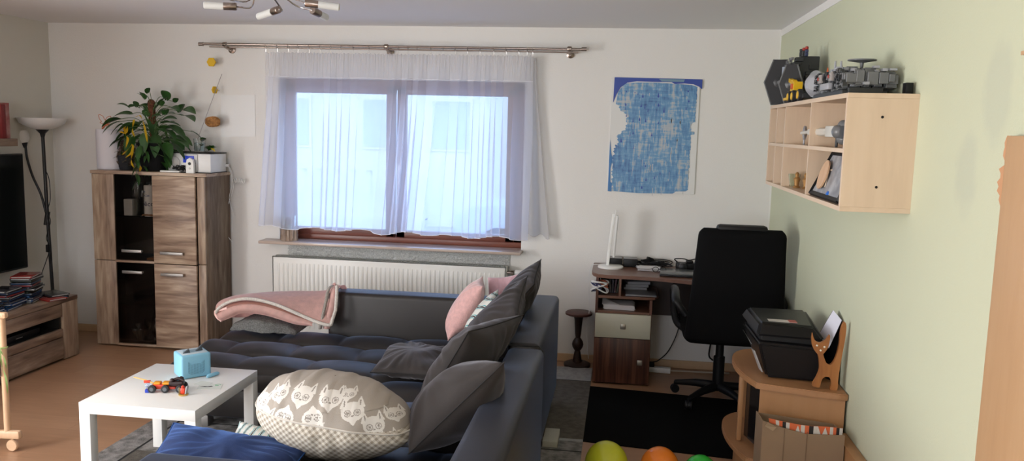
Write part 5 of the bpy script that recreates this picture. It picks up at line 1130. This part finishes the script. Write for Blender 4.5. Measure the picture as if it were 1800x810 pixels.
B().prism([(p.x, max(p.y, -2.25) if p.x > -.3 else p.y) for p in lo] + [(-.03, -1.52), (-.03, -2.24)], .028, Matrix.Translation((0, 0, .185)), .004).obj('lower_shelf', MATS['beech_top'], cs, world=True, smooth=40)
B().prism([(p.x * .93, (p.y + 1.9) * .93 - 1.9) for p in otl] + [(-.03, -1.55), (-.03, -2.2)], .185, Matrix.Translation((0, 0, .004)), .004).obj('plinth_box', BS, cs, world=True, smooth=40)

pr_ = thing('printer', 'bulky black multifunction printer on beech cabinet top', 'printer', (-.22, -1.90, CT))
PB = mat('printer_black', (.007, .007, .008), .35, spec=.35)
def hexbox(a, c):  # two quads of 4 corners
    t = bmesh.new(); A_ = [t.verts.new(p) for p in a]; C_ = [t.verts.new(p) for p in c]
    t.faces.new(A_[::-1]); t.faces.new(C_)
    for i in range(4): t.faces.new((A_[i], A_[(i + 1) % 4], C_[(i + 1) % 4], C_[i]))
    bmesh.ops.bevel(t, geom=t.edges[:], offset=.012, segments=3, affect='EDGES'); return t
b = B(); b._take(hexbox([(-.335, -2.085, CT + .006), (-.10, -2.115, CT + .006), (-.06, -1.70, CT + .006), (-.33, -1.68, CT + .006)], [(-.385, -2.10, .752), (-.085, -2.13, .745), (-.05, -1.68, .75), (-.40, -1.67, .75)])); b.obj('body', PB, pr_, world=True, smooth=40)
b = B(); b._take(hexbox([(-.37, -2.06, .742), (-.10, -2.08, .742), (-.07, -1.70, .742), (-.38, -1.69, .742)], [(-.37, -2.06, .79), (-.10, -2.08, .79), (-.07, -1.70, .79), (-.38, -1.69, .79)])); b.obj('inner_frame', mat('printer_recess', (.005, .005, .006), .6), pr_, world=True, smooth=40)
b = B(); b._take(hexbox([(-.395, -2.10, .782), (-.085, -2.13, .780), (-.05, -1.68, .782), (-.41, -1.67, .782)], [(-.375, -2.06, .842), (-.13, -2.08, .838), (-.10, -1.72, .842), (-.385, -1.72, .842)])); b.obj('scanner_lid', PB, pr_, world=True, smooth=40)
B().slab([(-.330, -2.035, .8425), (-.20, -2.045, .8415), (-.20, -1.99, .8415), (-.33, -1.985, .8425)], (0, 0, .0012)).obj('sticker', mat('sticker_white', (.62, .58, .55), .5), pr_, world=True, smooth=0)
B().slab([(-.235, -2.0425, .8432), (-.20, -2.0455, .8430), (-.20, -1.99, .843), (-.235, -1.988, .843)], (0, 0, .0012)).obj('sticker_logo', mat('sticker_red', (.45, .10, .08), .5), pr_, world=True, smooth=0)
B().slab([(-.405, -2.06, .73), (-.405, -1.9, .73), (-.425, -1.9, .76), (-.425, -2.06, .76)], (-.004, 0, .003)).obj('control_panel', mat('grey_buttons', (.3, .32, .33), .4), pr_, world=True, smooth=0)
B().slab([(-.345, -2.05, CT + .02), (-.39, -2.06, .70), (-.395, -2.02, .70), (-.35, -2.0, CT + .02)], (-.006, 0, 0)).obj('paper_tray_edge', mat('tray_silver', (.4, .4, .4), .3), pr_, world=True, smooth=0)

kt = thing('wooden_cat', 'carved wooden cat figure with raised tail beside the printer', 'cat figure', (-.09, -2.2, CT))
def CX(x, y): # outline digitised in the plane of the board
    return (lerp(-.150, -.030, (x - 450) / 150.), lerp(.895, CT + .001, (y - 100) / 352.))
body = [(452, 440), (456, 420), (472, 390), (484, 350), (478, 300), (470, 268), (492, 262), (505, 290), (522, 318), (545, 322), (566, 290), (580, 230), (583, 160), (590, 118), (602, 100), (612, 120), (612, 170), (606, 230), (598, 300), (592, 360), (590, 400), (588, 452), (552, 452), (554, 420), (545, 392), (524, 386), (505, 396), (496, 420), (490, 444)]
YB = -2.205
sp_ = spline([(x, y, 0) for x, y in body] + [(body[0][0], body[0][1], 0)], 110)
B().slab([(CX(p.x, p.y)[0], YB, CX(p.x, p.y)[1]) for p in sp_[:-1]], (0, .020, 0)).obj('body', CATW, kt, world=True, smooth=30)
head = [(426, 160), (434, 185), (448, 202), (470, 208), (490, 200), (505, 188), (520, 165), (523, 190), (518, 225), (505, 250), (485, 270), (465, 268), (445, 250), (430, 222), (424, 190)]
sp_ = spline([(x, y, 0) for x, y in head] + [(426, 160, 0)], 60)
B().slab([(CX(p.x, p.y)[0], YB - .016, CX(p.x, p.y)[1]) for p in sp_[:-1]], (0, .0155, 0)).obj('head', CATW, kt, world=True, smooth=30)
for q, n_ in (((455, 223), 'eye'), ((496, 228), 'eye'), ((477, 247), 'nose')): B().lathe([(.0045, 0), (.0045, .0025), (.002, .0035)], (CX(*q)[0], YB - .016, CX(*q)[1]), 12, Matrix.Rotation(pi / 2, 4, 'X')).obj(n_, mat('inlay_white', (.75, .70, .6), .5), kt, world=True)
tbq = thing('leaning_tablet', 'white sheet with black backing leaning on wall behind cat', 'clipboard', (-.03, -2.05, CT))
Q4 = [V((-0.081,-1.950,0.759)), V((-0.030,-2.000,0.905)), V((0.004,-2.090,0.878)), V((-0.055,-2.070,0.736))]
for q in Q4: q.x = min(q.x, -.012)
B().slab(Q4, (.0, .004, -.001)).obj('sheet', mat('bright_sheet', (.72, .72, .80), .5), tbq, world=True, smooth=0)
B().slab([q + V((-.002, .006, -.004)) for q in Q4[:2]] + [Q4[2] + V((.004, .008, -.006)), V((-.010, -2.10, CT)), V((-.06, -1.99, CT))], (.003, .004, 0)).obj('backing', black_p, tbq, world=True, smooth=0)

# cardboard box with an orange printed strip, and the low beech box behind it
cdb = thing('cardboard_box', 'open brown cardboard box against near side of beech cabinet', 'box', (-.24, -2.42, 0))
CB = mat('cardboard', (.27, .185, .115), .85, var=.12, vscale=5)
B().slab([(-.404, -2.45, .004), (-.055, -2.45, .004), (-.058, -2.45, .452), (-.12, -2.45, .448), (-.22, -2.45, .445), (-.30, -2.45, .462), (-.404, -2.45, .492)], (0, .005, 0)).obj('front_flap', CB, cdb, world=True, smooth=0)
B().slab([(-.404, -2.445, .004), (-.404, -2.275, .004), (-.404, -2.275, .475), (-.404, -2.445, .488)], (.005, 0, 0)).slab([(-.058, -2.445, .004), (-.058, -2.285, .004), (-.058, -2.285, .44), (-.058, -2.445, .45)], (-.005, 0, 0)).slab([(-.399, -2.28, .004), (-.063, -2.28, .004), (-.063, -2.28, .44), (-.399, -2.28, .47)], (0, .005, 0)).slab([(-.399, -2.445, .004), (-.063, -2.445, .004), (-.063, -2.28, .004), (-.399, -2.28, .004)], (0, 0, .005)).obj('box_walls', mat('cardboard_inner', (.27, .185, .115), .85), cdb, world=True, smooth=0)
for x in (-.31, -.215): B().tube([(x, -2.4515, .01), (x, -2.4515, .455 if x > -.3 else .462)], .0018, 5).obj('crease', mat('cardboard_crease', (.2, .13, .08), .9), cdb, world=True)
B().slab([(-.395, -2.452, .47), (-.36, -2.455, .452), (-.345, -2.455, .47), (-.385, -2.46, .492)], (0, -.004, 0)).obj('torn_corner', mat('torn_cardboard', (.33, .24, .15), .9), cdb, world=True, smooth=0)
og = thing('orange_kite', 'flat orange white and black printed strip sticking out of cardboard box', 'printed strip', (-.22, -2.41, .44))
us = [(-.375, .484), (-.30, .472), (-.22, .463), (-.13, .464), (-.062, .462)]; lws = [(-.365, .472), (-.30, .455), (-.22, .43), (-.13, .43), (-.062, .44)]
US = spline([(x, -2.425, z + .012) for x, z in us], 41); LS = spline([(x, -2.425, z - .02) for x, z in lws], 41)
t = bmesh.new(); va = [t.verts.new(p) for p in US]; vb = [t.verts.new(p) for p in LS]; vc = [t.verts.new(p + V((0, .003, 0))) for p in US]; vd = [t.verts.new(p + V((0, .003, 0))) for p in LS]
for i in range(40):
    k = 0 if (i // 2) % 7 in (0, 1, 3, 6) else (1 if (i // 2) % 7 in (2, 5) else 2)
    f = t.faces.new((va[i], va[i + 1], vb[i + 1], vb[i])); f.material_index = k; t.faces.new((vc[i], vd[i], vd[i + 1], vc[i + 1])); t.faces.new((va[i], vc[i], vc[i + 1], va[i + 1]))
b = B(); me = bpy.data.meshes.new('tmp'); t.to_mesh(me); t.free(); b.bm.from_mesh(me); bpy.data.meshes.remove(me)
b.obj('strip', [mat('kite_orange', (.65, .14, .05), .5), mat('kite_white', (.6, .56, .5), .5), mat('kite_black', (.02, .02, .02), .5)], og, world=True, smooth=0)
tt = B()
for x in (-.25, -.165, -.135): tt.slab([(x - .012, -2.4265, .44), (x + .012, -2.4265, .44), (x, -2.4265, .474)], (0, -.001, 0))
tt.obj('white_triangle', MATS['kite_white'], og, world=True, smooth=0, kind='stuff', label='white triangular print')
B().box(-.052, -.003, -3.3, -2.272, .002, .40, .002).obj('beech_side_board', BS, label='low beech board running along the green wall right of cardboard box', cat='board', smooth=30)

# ------------------------------------------------------------------ balloons
def balloon(name, lab, loc, r, col):
    t = thing(name, lab, 'balloon', (loc[0], loc[1], loc[2]))
    m = mat('latex_' + lab.split()[0], col, .22, spec=.5)
    B().lathe([(.004, -1.17 * r), (.03 * r, -1.12 * r)] + [(r * sin(pi * k / 22) * (1 - .06 * (k < 8)), -r * 1.10 * cos(pi * k / 22)) for k in range(1, 22)] + [(0, 1.1 * r)], n=40, M=Matrix.Rotation(.25, 4, 'X')).obj('latex', m, t, smooth=180)
    B().lathe([(.010, -1.20 * r), (.004, -1.16 * r), (.006, -1.12 * r)], n=12, M=Matrix.Rotation(.25, 4, 'X')).obj('knot', m, t)
balloon('balloon', 'lime yellow balloon on the floor in front of black mat', (-1.073, -2.16, .118), .105, (.50, .52, .03))
balloon('balloon', 'orange balloon on floor between the yellow and green ones', (-.815, -2.12, .105), .095, (.75, .20, .02))
balloon('balloon', 'green balloon rightmost on the floor near beech cabinet', (-.62, -2.12, .093), .083, (.03, .42, .04))
t = thing('white_floor_box', 'small white flat box on the rug beside the sofa', 'box', (-1.385, -1.64, RT)); B().box(-.04, .042, -.10, .10, 0, .035, .003).obj('box_body', mat('offwhite_box', (.45, .44, .38), .6), t, smooth=30)

# ------------------------------------------------------------------ wall shelf on the green wall
sh = thing('wall_shelf', 'pale maple open wall shelf with eight compartments on green wall', 'shelf', (-.125, -2.03, 1.453))
SX, SY0, SY1, SZ0, SZ1 = -.25, -2.838, -1.222, 1.453, 1.888
B().box(SX, 0, SY0, SY0 + .018, SZ0 + .0172, SZ1 - .0182, .0005).obj('end_panel', MAPLE, sh, world=True, smooth=0)
B().box(SX, 0, SY1 - .018, SY1, SZ0 + .0172, SZ1 - .0182, .0005).obj('end_panel', MAPLE, sh, world=True, smooth=0)
B().box(SX, 0, SY0 - .001, SY1, SZ1 - .018, SZ1, .0008).obj('top_board', MAPLEY, sh, world=True, smooth=0)
B().box(SX, 0, SY0, SY1, SZ0 - .001, SZ0 + .017, .0008).obj('bottom_board', MAPLEY, sh, world=True, smooth=0)
B().box(SX + .002, -.004, SY0 + .018, SY1 - .018, 1.668, 1.684, .0008).obj('middle_board', MAPLEY, sh, world=True, smooth=0)
B().box(-.006, 0, SY0 + .018, SY1 - .018, SZ0 + .017, SZ1 - .018).obj('back_panel', MAPLEY, sh, world=True, smooth=0)
for y in (-1.44, -1.67, -2.245):
    for z0, z1 in ((SZ0 + .017, 1.668), (1.684, SZ1 - .018)): B().box(SX + .001, -.006, y - .008, y + .008, z0, z1).obj('divider', MAPLE, sh, world=True, smooth=0)
for q in ((-.124, 1.802), (-.126, 1.546)): B().lathe([(.005, 0), (.005, .0012)], (q[0], SY0 - .0002, q[1]), 14, Matrix.Rotation(pi / 2, 4, 'X')).obj('screw_hole', black_p, sh, world=True)
ZB, ZM, ZT = SZ0 + .0175, 1.6845, SZ1 + .0005
# brick models: generic craft made of many small blocks
G1, G2, G3 = mat('brick_light_grey', (.36, .37, .40), .3), mat('brick_mid_grey', (.15, .155, .16), .3), mat('brick_dark', (.03, .032, .034), .35)
GY, GR = mat('brick_yellow', (.70, .42, .01), .3), mat('brick_red', (.35, .03, .02), .35)
GW = mat('brick_white', (.62, .60, .54), .35)
rb = random.Random(17)
ship = thing('brick_spaceship', 'long grey plastic brick spaceship model on top of wall shelf', 'toy spaceship', (-.125, -2.35, ZT))
def sy(t_): return lerp(-1.98, -2.66, t_)
b = B()  # hull: rows of greebled blocks whose height follows a flattened oval
for i in range(60):
    t_ = .14 + .84 * i / 59; hh = .046 * sqrt(max(.10, 1 - ((t_ - .52) / .5) ** 2)) + .012
    for j in range(5):
        x = -.215 + .040 * j + rb.uniform(-.006, .004); w_ = rb.uniform(.020, .044)
        b.box(x, x + w_, sy(t_) - rb.uniform(.003, .012), sy(t_) + .004, .070 + ZT - hh * rb.uniform(.55, 1), ZT + .068 + hh * rb.uniform(.45, 1.0) * (1 if j in (1, 2) else .7), .0012, seg=1)
b.obj('hull', G2, ship, world=True, smooth=0)
b = B()
for i in range(150):
    t_ = rb.uniform(.15, .97); x = rb.uniform(-.222, -.04); z = ZT + rb.uniform(.03, .11); b.box(x - rb.uniform(.004, .014), x + .012, sy(t_) - rb.uniform(.006, .03), sy(t_) + .006, z, z + rb.uniform(.006, .012))
b.obj('surface_plates', G1, ship, world=True, smooth=0, kind='stuff')
b = B()
for i in range(70):
    t_ = rb.uniform(.2, 1.0); z = ZT + rb.uniform(.02, .1); b.box(-.228, -.214, sy(t_) - rb.uniform(.008, .03), sy(t_), z, z + rb.uniform(.006, .014))
b.obj('dark_details', G3, ship, world=True, smooth=0, kind='stuff')
b = B().lathe([(.030, 0), (.050, .006), (.056, .03), (.056, .10), (.046, .135), (.028, .15)], (-.17, -2.06, ZT + .068), 24, Matrix.Rotation(-.5, 4, 'Z') @ Matrix.Rotation(pi / 2, 4, 'X') @ Matrix.Translation((0, 0, -.03)))
b.obj('cockpit_drum', G1, ship, world=True)
B().lathe([(.057, .0), (.060, .004), (.060, .014), (.050, .016), (.03, .012), (0, .014)], (-.205, -2.13, ZT + .070), 28, Matrix.Rotation(-1.15, 4, 'Z') @ Matrix.Rotation(pi / 2, 4, 'X')).obj('round_window', mat('window_grey', (.24, .25, .25), .25), ship, world=True)
B().lathe([(.004, 0), (.008, .03), (.055, .038), (.055, .043), (.0, .043)], (-.12, -2.50, ZT + .105), 24).obj('dish', G2, ship, world=True)
b = B()
for dx in (-.012, .012): b.tube([(-.17 + dx, -2.34, ZT + .10), (-.17 + dx, -2.33, ZT + .155)], [.007, .004], 8)
b.box(-.20, -.14, -2.37, -2.31, ZT + .095, ZT + .115, .003).obj('twin_guns', G1, ship, world=True)
B().lathe([(.008, 0), (.006, .012), (.001, .035)], (-.19, -2.24, ZT + .10), 8).obj('orange_fin', mat('brick_orange', (.6, .12, .03), .4), ship, world=True)
for y in (-2.30, -2.48): B().box(-.236, -.222, y - .02, y + .02, ZT + .062, ZT + .098, .002).lathe([(.008, 0), (.008, .004)], (-.236, y, ZT + .08), 10, Matrix.Rotation(-pi / 2, 4, 'Y')).obj('hatch_plate', [mat('brick_tan_grey', (.36, .33, .31), .4)], ship, world=True)
for y in (-2.30, -2.48): B().lathe([(.008, 0), (.007, .003)], (-.2405, y, ZT + .08), 10, Matrix.Rotation(-pi / 2, 4, 'Y')).obj('red_port', GR, ship, world=True)
B().box(-.22, -.05, -2.62, -2.12, ZT, ZT + .022, .003).box(-.20, -.07, -2.64, -2.62, ZT, ZT + .03, .003).obj('landing_stand', G3, ship, world=True, smooth=0)
B().box(-.245, -.225, -2.50, -2.36, ZT + .028, ZT + .055, .004).obj('side_pod', G1, ship, world=True)

hx = thing('brick_panel_craft', 'black plastic brick craft with big six sided side panels on shelf', 'toy spaceship', (-.20, -1.32, ZT))
def hexpanel(cy, cx, cz, rz, hh, ww, nm):
    pts = [(-ww * .45, hh), (ww * .45, hh), (ww, 0), (ww * .45, -hh), (-ww * .45, -hh), (-ww, 0)]
    M_ = Matrix.Translation((cx, cy, cz)) @ Matrix.Rotation(rz, 4, 'Z') @ Matrix.Rotation(pi / 2, 4, 'X')
    pn = B().prism(pts, .006, M_).obj(nm, mat('panel_black', (.008, .008, .009), .5), hx, world=True, smooth=0)
    b = B()
    P3 = [M_ @ V((x, y, .003)) for x, y in pts]; b.tube(P3, .005, 6, closed=True)
    b.lathe([(.010, 0), (.008, .004)], (0, 0, 0), 8, M_ @ Matrix.Translation((0, 0, .016)))
    b.obj('panel_rim', G2, pn, world=True)
    B().lathe([(.03, 0), (.03, .006), (.012, .012), (.0, .012)], (0, 0, 0), 8, M_ @ Matrix.Translation((0, 0, .004))).obj('panel_hub', G3, pn, world=True)
hexpanel(-1.24, -.215, ZT + .128, -.25, .122, .078, 'left_panel')
hexpanel(-1.50, -.20, ZT + .105, -.35, .1, .06, 'right_panel')
B().ball((-.19, -1.37, ZT + .12), .04, 16).tube([(-.20, -1.25, ZT + .12), (-.19, -1.49, ZT + .11)], .009, 8).obj('cabin', G3, hx, world=True)
wk = thing('brick_block_machine', 'tall dark grey plastic brick machine behind the black craft', 'toy machine', (-.09, -1.35, ZT))
b = B()
for i in range(60):
    y = -1.26 - rb.uniform(0, .20); x = rb.uniform(-.17, -.06); z = ZT + rb.uniform(.09, .235); b.box(x - .02, x + .02, y - .02, y + .02, z, z + rb.uniform(.012, .03), .001, seg=1)
b.box(-.15, -.05, -1.44, -1.28, ZT + .10, ZT + .255, .004).box(-.13, -.10, -1.30, -1.28, ZT, ZT + .12).box(-.13, -.10, -1.43, -1.40, ZT, ZT + .12).obj('block_body', G3, wk, world=True, smooth=0)
b = B()
for i in range(26):
    y = -1.27 - rb.uniform(0, .19); z = ZT + rb.uniform(.11, .24); b.box(-.198, -.185, y - .01, y + .01, z, z + .012)
b.obj('grey_details', G2, wk, world=True, smooth=0, kind='stuff')
B().lathe([(.02, 0), (.02, .055)], (-.20, -1.33, ZT + .15), 12).obj('clear_canister', mat('canister', (.3, .34, .4), .2), wk, world=True)
for (y, h_, c_) in ((-1.30, .0, G3), (-1.37, .004, GR), (-1.44, .012, GR)):
    f = thing('toy_figure', {-1.30: 'tiny dark toy figure standing leftmost on the block machine', -1.37: 'tiny brown toy figure standing middle on the block machine', -1.44: 'tiny red haired toy figure standing rightmost on block machine'}[y], 'toy figure', (-.12, y, ZT + .255))
    B().box(-.008, .008, -.010, .010, 0, .018, .002).box(-.008, .008, -.013, .013, .018, .034, .003).obj('torso', G3 if h_ < .01 else mat('brick_navy', (.03, .04, .1), .4), f)
    B().lathe([(.006, .034), (.009, .037), (.009, .047), (.006, .05)], n=12).obj('head', c_, f)
yv = thing('brick_truck', 'yellow plastic brick truck with round yellow wheels on shelf front', 'toy truck', (-.20, -1.75, ZT))
b = B().box(-.232, -.18, -1.72, -1.60, ZT + .03, ZT + .062, .002).box(-.228, -.185, -1.72, -1.66, ZT + .06, ZT + .105, .002).box(-.235, -.195, -1.58, -1.50, ZT + .018, ZT + .032, .002).box(-.222, -.198, -1.635, -1.60, ZT + .03, ZT + .12, .002)
b.cbox((-.21, -1.60, ZT + .112), (.022, .12, .02), .002, rx=.15).obj('bodywork', GY, yv, world=True, smooth=0)
B().box(-.235, -.17, -1.98, -1.60, ZT + .014, ZT + .034, .002).box(-.23, -.18, -1.86, -1.72, ZT + .03, ZT + .05, .002).obj('chassis', G3, yv, world=True, smooth=0)
B().box(-.235, -.215, -1.70, -1.67, ZT + .07, ZT + .095, .002).obj('red_seat', mat('brick_rust', (.5, .09, .03), .4), yv, world=True, smooth=0)
for y in (-1.70, -1.80, -1.94):
    w_ = B().lathe([(.025, 0), (.029, .003), (.029, .02), (.025, .023)], (-.227, y, ZT + .029), 20, Matrix.Rotation(-pi / 2, 4, 'Y')).obj('wheel', wh, yv, world=True)
    B().lathe([(.019, 0), (.017, .004), (.006, .002)], (-.2495, y, ZT + .029), 18, Matrix.Rotation(-pi / 2, 4, 'Y')).obj('hub', GY, w_, world=True)
t = thing('small_black_box', 'small upright black box at the near end of shelf top', 'box', (-.022, -2.77, ZT)); B().box(-.014, .012, -.02, .02, 0, .042, .002).obj('case', black_p, t, smooth=30)
# inside the compartments
wcft = thing('white_brick_craft', 'white and grey long plastic brick craft in upper near compartment', 'toy spaceship', (-.17, -2.35, ZM))
B().tube([(-.215, -1.92, ZM + .055), (-.215, -2.12, ZM + .062)], .008, 8).tube([(-.215, -2.10, ZM + .060), (-.205, -2.50, ZM + .062)], [.016, .018], 8).box(-.235, -.185, -2.60, -2.46, ZM + .04, ZM + .085, .004).obj('fuselage', GW, wcft, world=True, smooth=40)
for (dz, dx) in ((.02, 0), (-.025, .0), (.0, -.03)): B().lathe([(.022, 0), (.026, .006), (.026, .03), (.018, .04)], (-.205 + dx * .7, -2.60, ZM + .062 + dz), 16, Matrix.Rotation(pi / 2, 4, 'X') @ Matrix.Rotation(.5, 4, 'Y')).obj('engine', G2, wcft, world=True)
B().box(-.225, -.17, -2.72, -2.66, ZM + .035, ZM + .085, .003).tube([(-.2, -2.69, ZM), (-.2, -2.69, ZM + .05)], .006, 6).tube([(-.2, -2.52, ZM), (-.2, -2.52, ZM + .05)], .006, 6).obj('tail_block', G3, wcft, world=True, smooth=0)
B().lathe([(.02, 0), (.034, .004), (.034, .012), (.02, .016)], (-.205, -1.90, ZM + .055), 20, Matrix.Rotation(pi / 2, 4, 'X') @ Matrix.Rotation(1.2, 4, 'Y')).tube([(-.2, -1.91, ZM), (-.2, -1.91, ZM + .03)], .005, 6).obj('nose_ring', G1, wcft, world=True)
t = thing('maroon_box', 'dark maroon box standing behind the white brick craft', 'box', (-.08, -2.50, ZM)); B().box(-.04, .04, -.08, .08, 0, .12, .002).obj('box_body', mat('maroon_card', (.12, .04, .045), .4, var=.4, vscale=20), t, smooth=0)
t = thing('black_white_card', 'white card with black panel leaning in the upper middle compartment', 'card', (-.10, -1.80, ZM)); B().cbox((-.03, 0, .078), (.006, .06, .152), 0, rz=.5).obj('card', mat('card_face', (.62, .62, .62), .5), t, smooth=0); B().cbox((-.036, -.012, .08), (.006, .025, .10), 0, rz=.5).obj('black_panel', black_p, t, smooth=0)
t = thing('blue_phone', 'blue slab shaped device standing in lower middle compartment', 'phone', (-.10, -1.86, ZB)); B().cbox((0, 0, .09), (.014, .06, .165), .006, rz=.4).obj('body', mat('petrol_blue', (.05, .16, .22), .35), t)
t = thing('shelf_tumbler', 'small clear glass tumbler on lower shelf before gold figures', 'glass', (-.195, -1.72, ZB)); B().lathe([(.02, 0), (.030, .065), (.028, .065), (.018, .005), (0, .005)], n=20).obj('glass_body', mat('green_tint_glass', (.85, .95, .88), .05, trans=1), t)
for k, (x, y) in enumerate(((-.20, -1.81), (-.17, -1.87))):
    t = thing('brass_figurine', ('gold coloured little figurine beside the glass tumbler', 'second gold figurine behind the first on the lower shelf')[k], 'figurine', (x, y, ZB))
    B().lathe([(.016, 0), (.018, .006), (.010, .012), (.013, .03), (.017, .045), (.008, .055), (.011, .068), (.004, .078)], n=14).obj('body', mat('old_brass', (.45, .25, .09), .4, .5), t)
for k, (y, lab, h_) in enumerate(((-1.32, 'tiny white item in the far lower compartment of wall shelf', .02), (-1.53, 'white card standing in the second lower compartment of wall shelf', .14))):
    t = thing('white_card', lab, 'card', (-.16, y, ZB)); B().cbox((0, 0, h_ / 2), (.008, .05, h_), 0, rz=.5).obj('card', MATS['card_face'], t, smooth=0)
    if k: B().cbox((-.006, -.006, .05), (.006, .02, .04), 0, rz=.5).obj('black_print', black_p, t, smooth=0)
pf = thing('picture_frame', 'black picture frame leaning inside the near lower compartment', 'picture frame', (-.15, -2.5, ZB))
# frame stands askew, tilted back against the shelf side
A0, A1, A2, A3 = V((-.235, -2.285, ZB + .012)), V((-.235, -2.76, ZB + .012)), V((-.17, -2.78, ZB + .187)), V((-.185, -2.42, ZB + .187))
def edgebar(p, q, w_, nm): B().tube([p, q], w_, 4).obj(nm, black_p, pf, world=True, smooth=0)
for p, q in ((A0, A1), (A1, A2), (A2, A3), (A3, A0)): edgebar(p, q, .011, 'frame_bar')
B().slab([A0, A1, A2, A3], (.006, 0, -.004)).obj('picture', mat('photo_grey', (.42, .42, .43), .3, col2=(.2, .2, .22), vscale=18), pf, world=True, smooth=0)
t = thing('wooden_disc', 'round pale wooden disc with tiny pegs before black picture frame', 'wood ornament', (-.205, -2.44, ZB))
M_ = Matrix.Translation((-.20, -2.46, ZB + .065)) @ Matrix.Rotation(.9, 4, 'Y') 
e1 = (A1 - A0).normalized(); e2 = (A3 - A0); e2 = (e2 - e1 * e2.dot(e1)).normalized(); nn = e1.cross(e2); nn = nn if nn.x < 0 else -nn; cc = (A0 + A3) / 2 + e1 * .09 - e2 * .005 + nn * .010
B().slab([cc + e1 * (.062 * cos(k * pi / 18)) + e2 * (.062 * sin(k * pi / 18)) for k in range(36)], nn * .006).obj('disc', MATS['pale_pine'] if 'pale_pine' in MATS else PINE, t, world=True)
B().tube([(-.215, -2.44, ZB + .12), (-.205, -2.50, ZB + .12)], .004, 6).tube([(-.215, -2.49, ZB + .115), (-.225, -2.49, ZB + .05)], .003, 6).tube([(-.215, -2.46, ZB + .10), (-.228, -2.46, ZB + .05)], .004, 6).obj('peg', mat('peg_pale', (.6, .5, .38), .5), t, world=True)
t = thing('blue_toy', 'small bright blue toy in the near lower corner of shelf', 'toy', (-.215, -2.56, ZB)); B().ball((0, 0, .022), .024, 14, (.9, 1.5, .85)).box(-.02, .02, -.04, .04, 0, .014, .004).obj('body', mat('bright_blue', (.01, .12, .5), .35), t)

# ------------------------------------------------------------------ ceiling lamp
cl = thing('ceiling_spotlight', 'chrome ceiling lamp with frosted glass tube spots on curved arms', 'ceiling lamp', (-2.93, -1.78, 2.45))
B().lathe([(.07, -.001), (.07, -.022), (.06, -.028), (0, -.028)], (-2.93, -1.80, 2.45), 32).tube([(-3.02, -1.82, 2.40), (-2.84, -1.78, 2.40)], .008, 8).tube([(-2.93, -1.80, 2.425), (-2.93, -1.80, 2.39)], .012, 10).obj('canopy', chrome, cl, world=True)
def spot(base, mid, hub, tip, dirv):
    """arm from base over mid to hub, then metal holder and frosted tube towards tip"""
    B().tube(spline([base, mid, hub], 16), .0045, 8).obj('arm', chrome, cl, world=True)
    h = V(hub); d = (V(tip) - h).normalized(); Lm = .068; Lg = (V(tip) - h).length
    ho = B().tube([h, h + d * .004, h + d * Lm], [.018, .0205, .0205], 18).obj('spot_holder', nickel, cl, world=True)
    B().tube([h + d * Lm, h + d * (Lg - .004), h + d * Lg], [.0195, .0195, .014], 18).obj('glass_tube', frost, ho, world=True)
Z_ = 2.335
spot((-3.0, -1.82, 2.40), (-3.03, -1.80, Z_ - .01), (-3.144,-1.732,2.335), (-3.304,-1.787,2.335), 0)
spot((-2.93, -1.79, 2.40), (-2.92, -1.66, 2.33), (-2.918,-1.709,2.325), (-3.107,-1.542,2.310), 0)
spot((-2.86, -1.80, 2.40), (-2.80, -1.84, 2.37), (-2.726,-1.821,2.345), (-2.556,-1.773,2.330), 0)
spot((-2.88, -1.78, 2.40), (-2.83, -1.68, 2.35), (-2.749,-1.660,2.330), (-2.722,-1.519,2.310), 0)
B().tube(spline([(-2.98, -1.82, 2.40), (-3.125,-1.679,2.370), (-3.16, -1.93, 2.36)], 12), .0045, 8).obj('arm', chrome, cl, world=True)
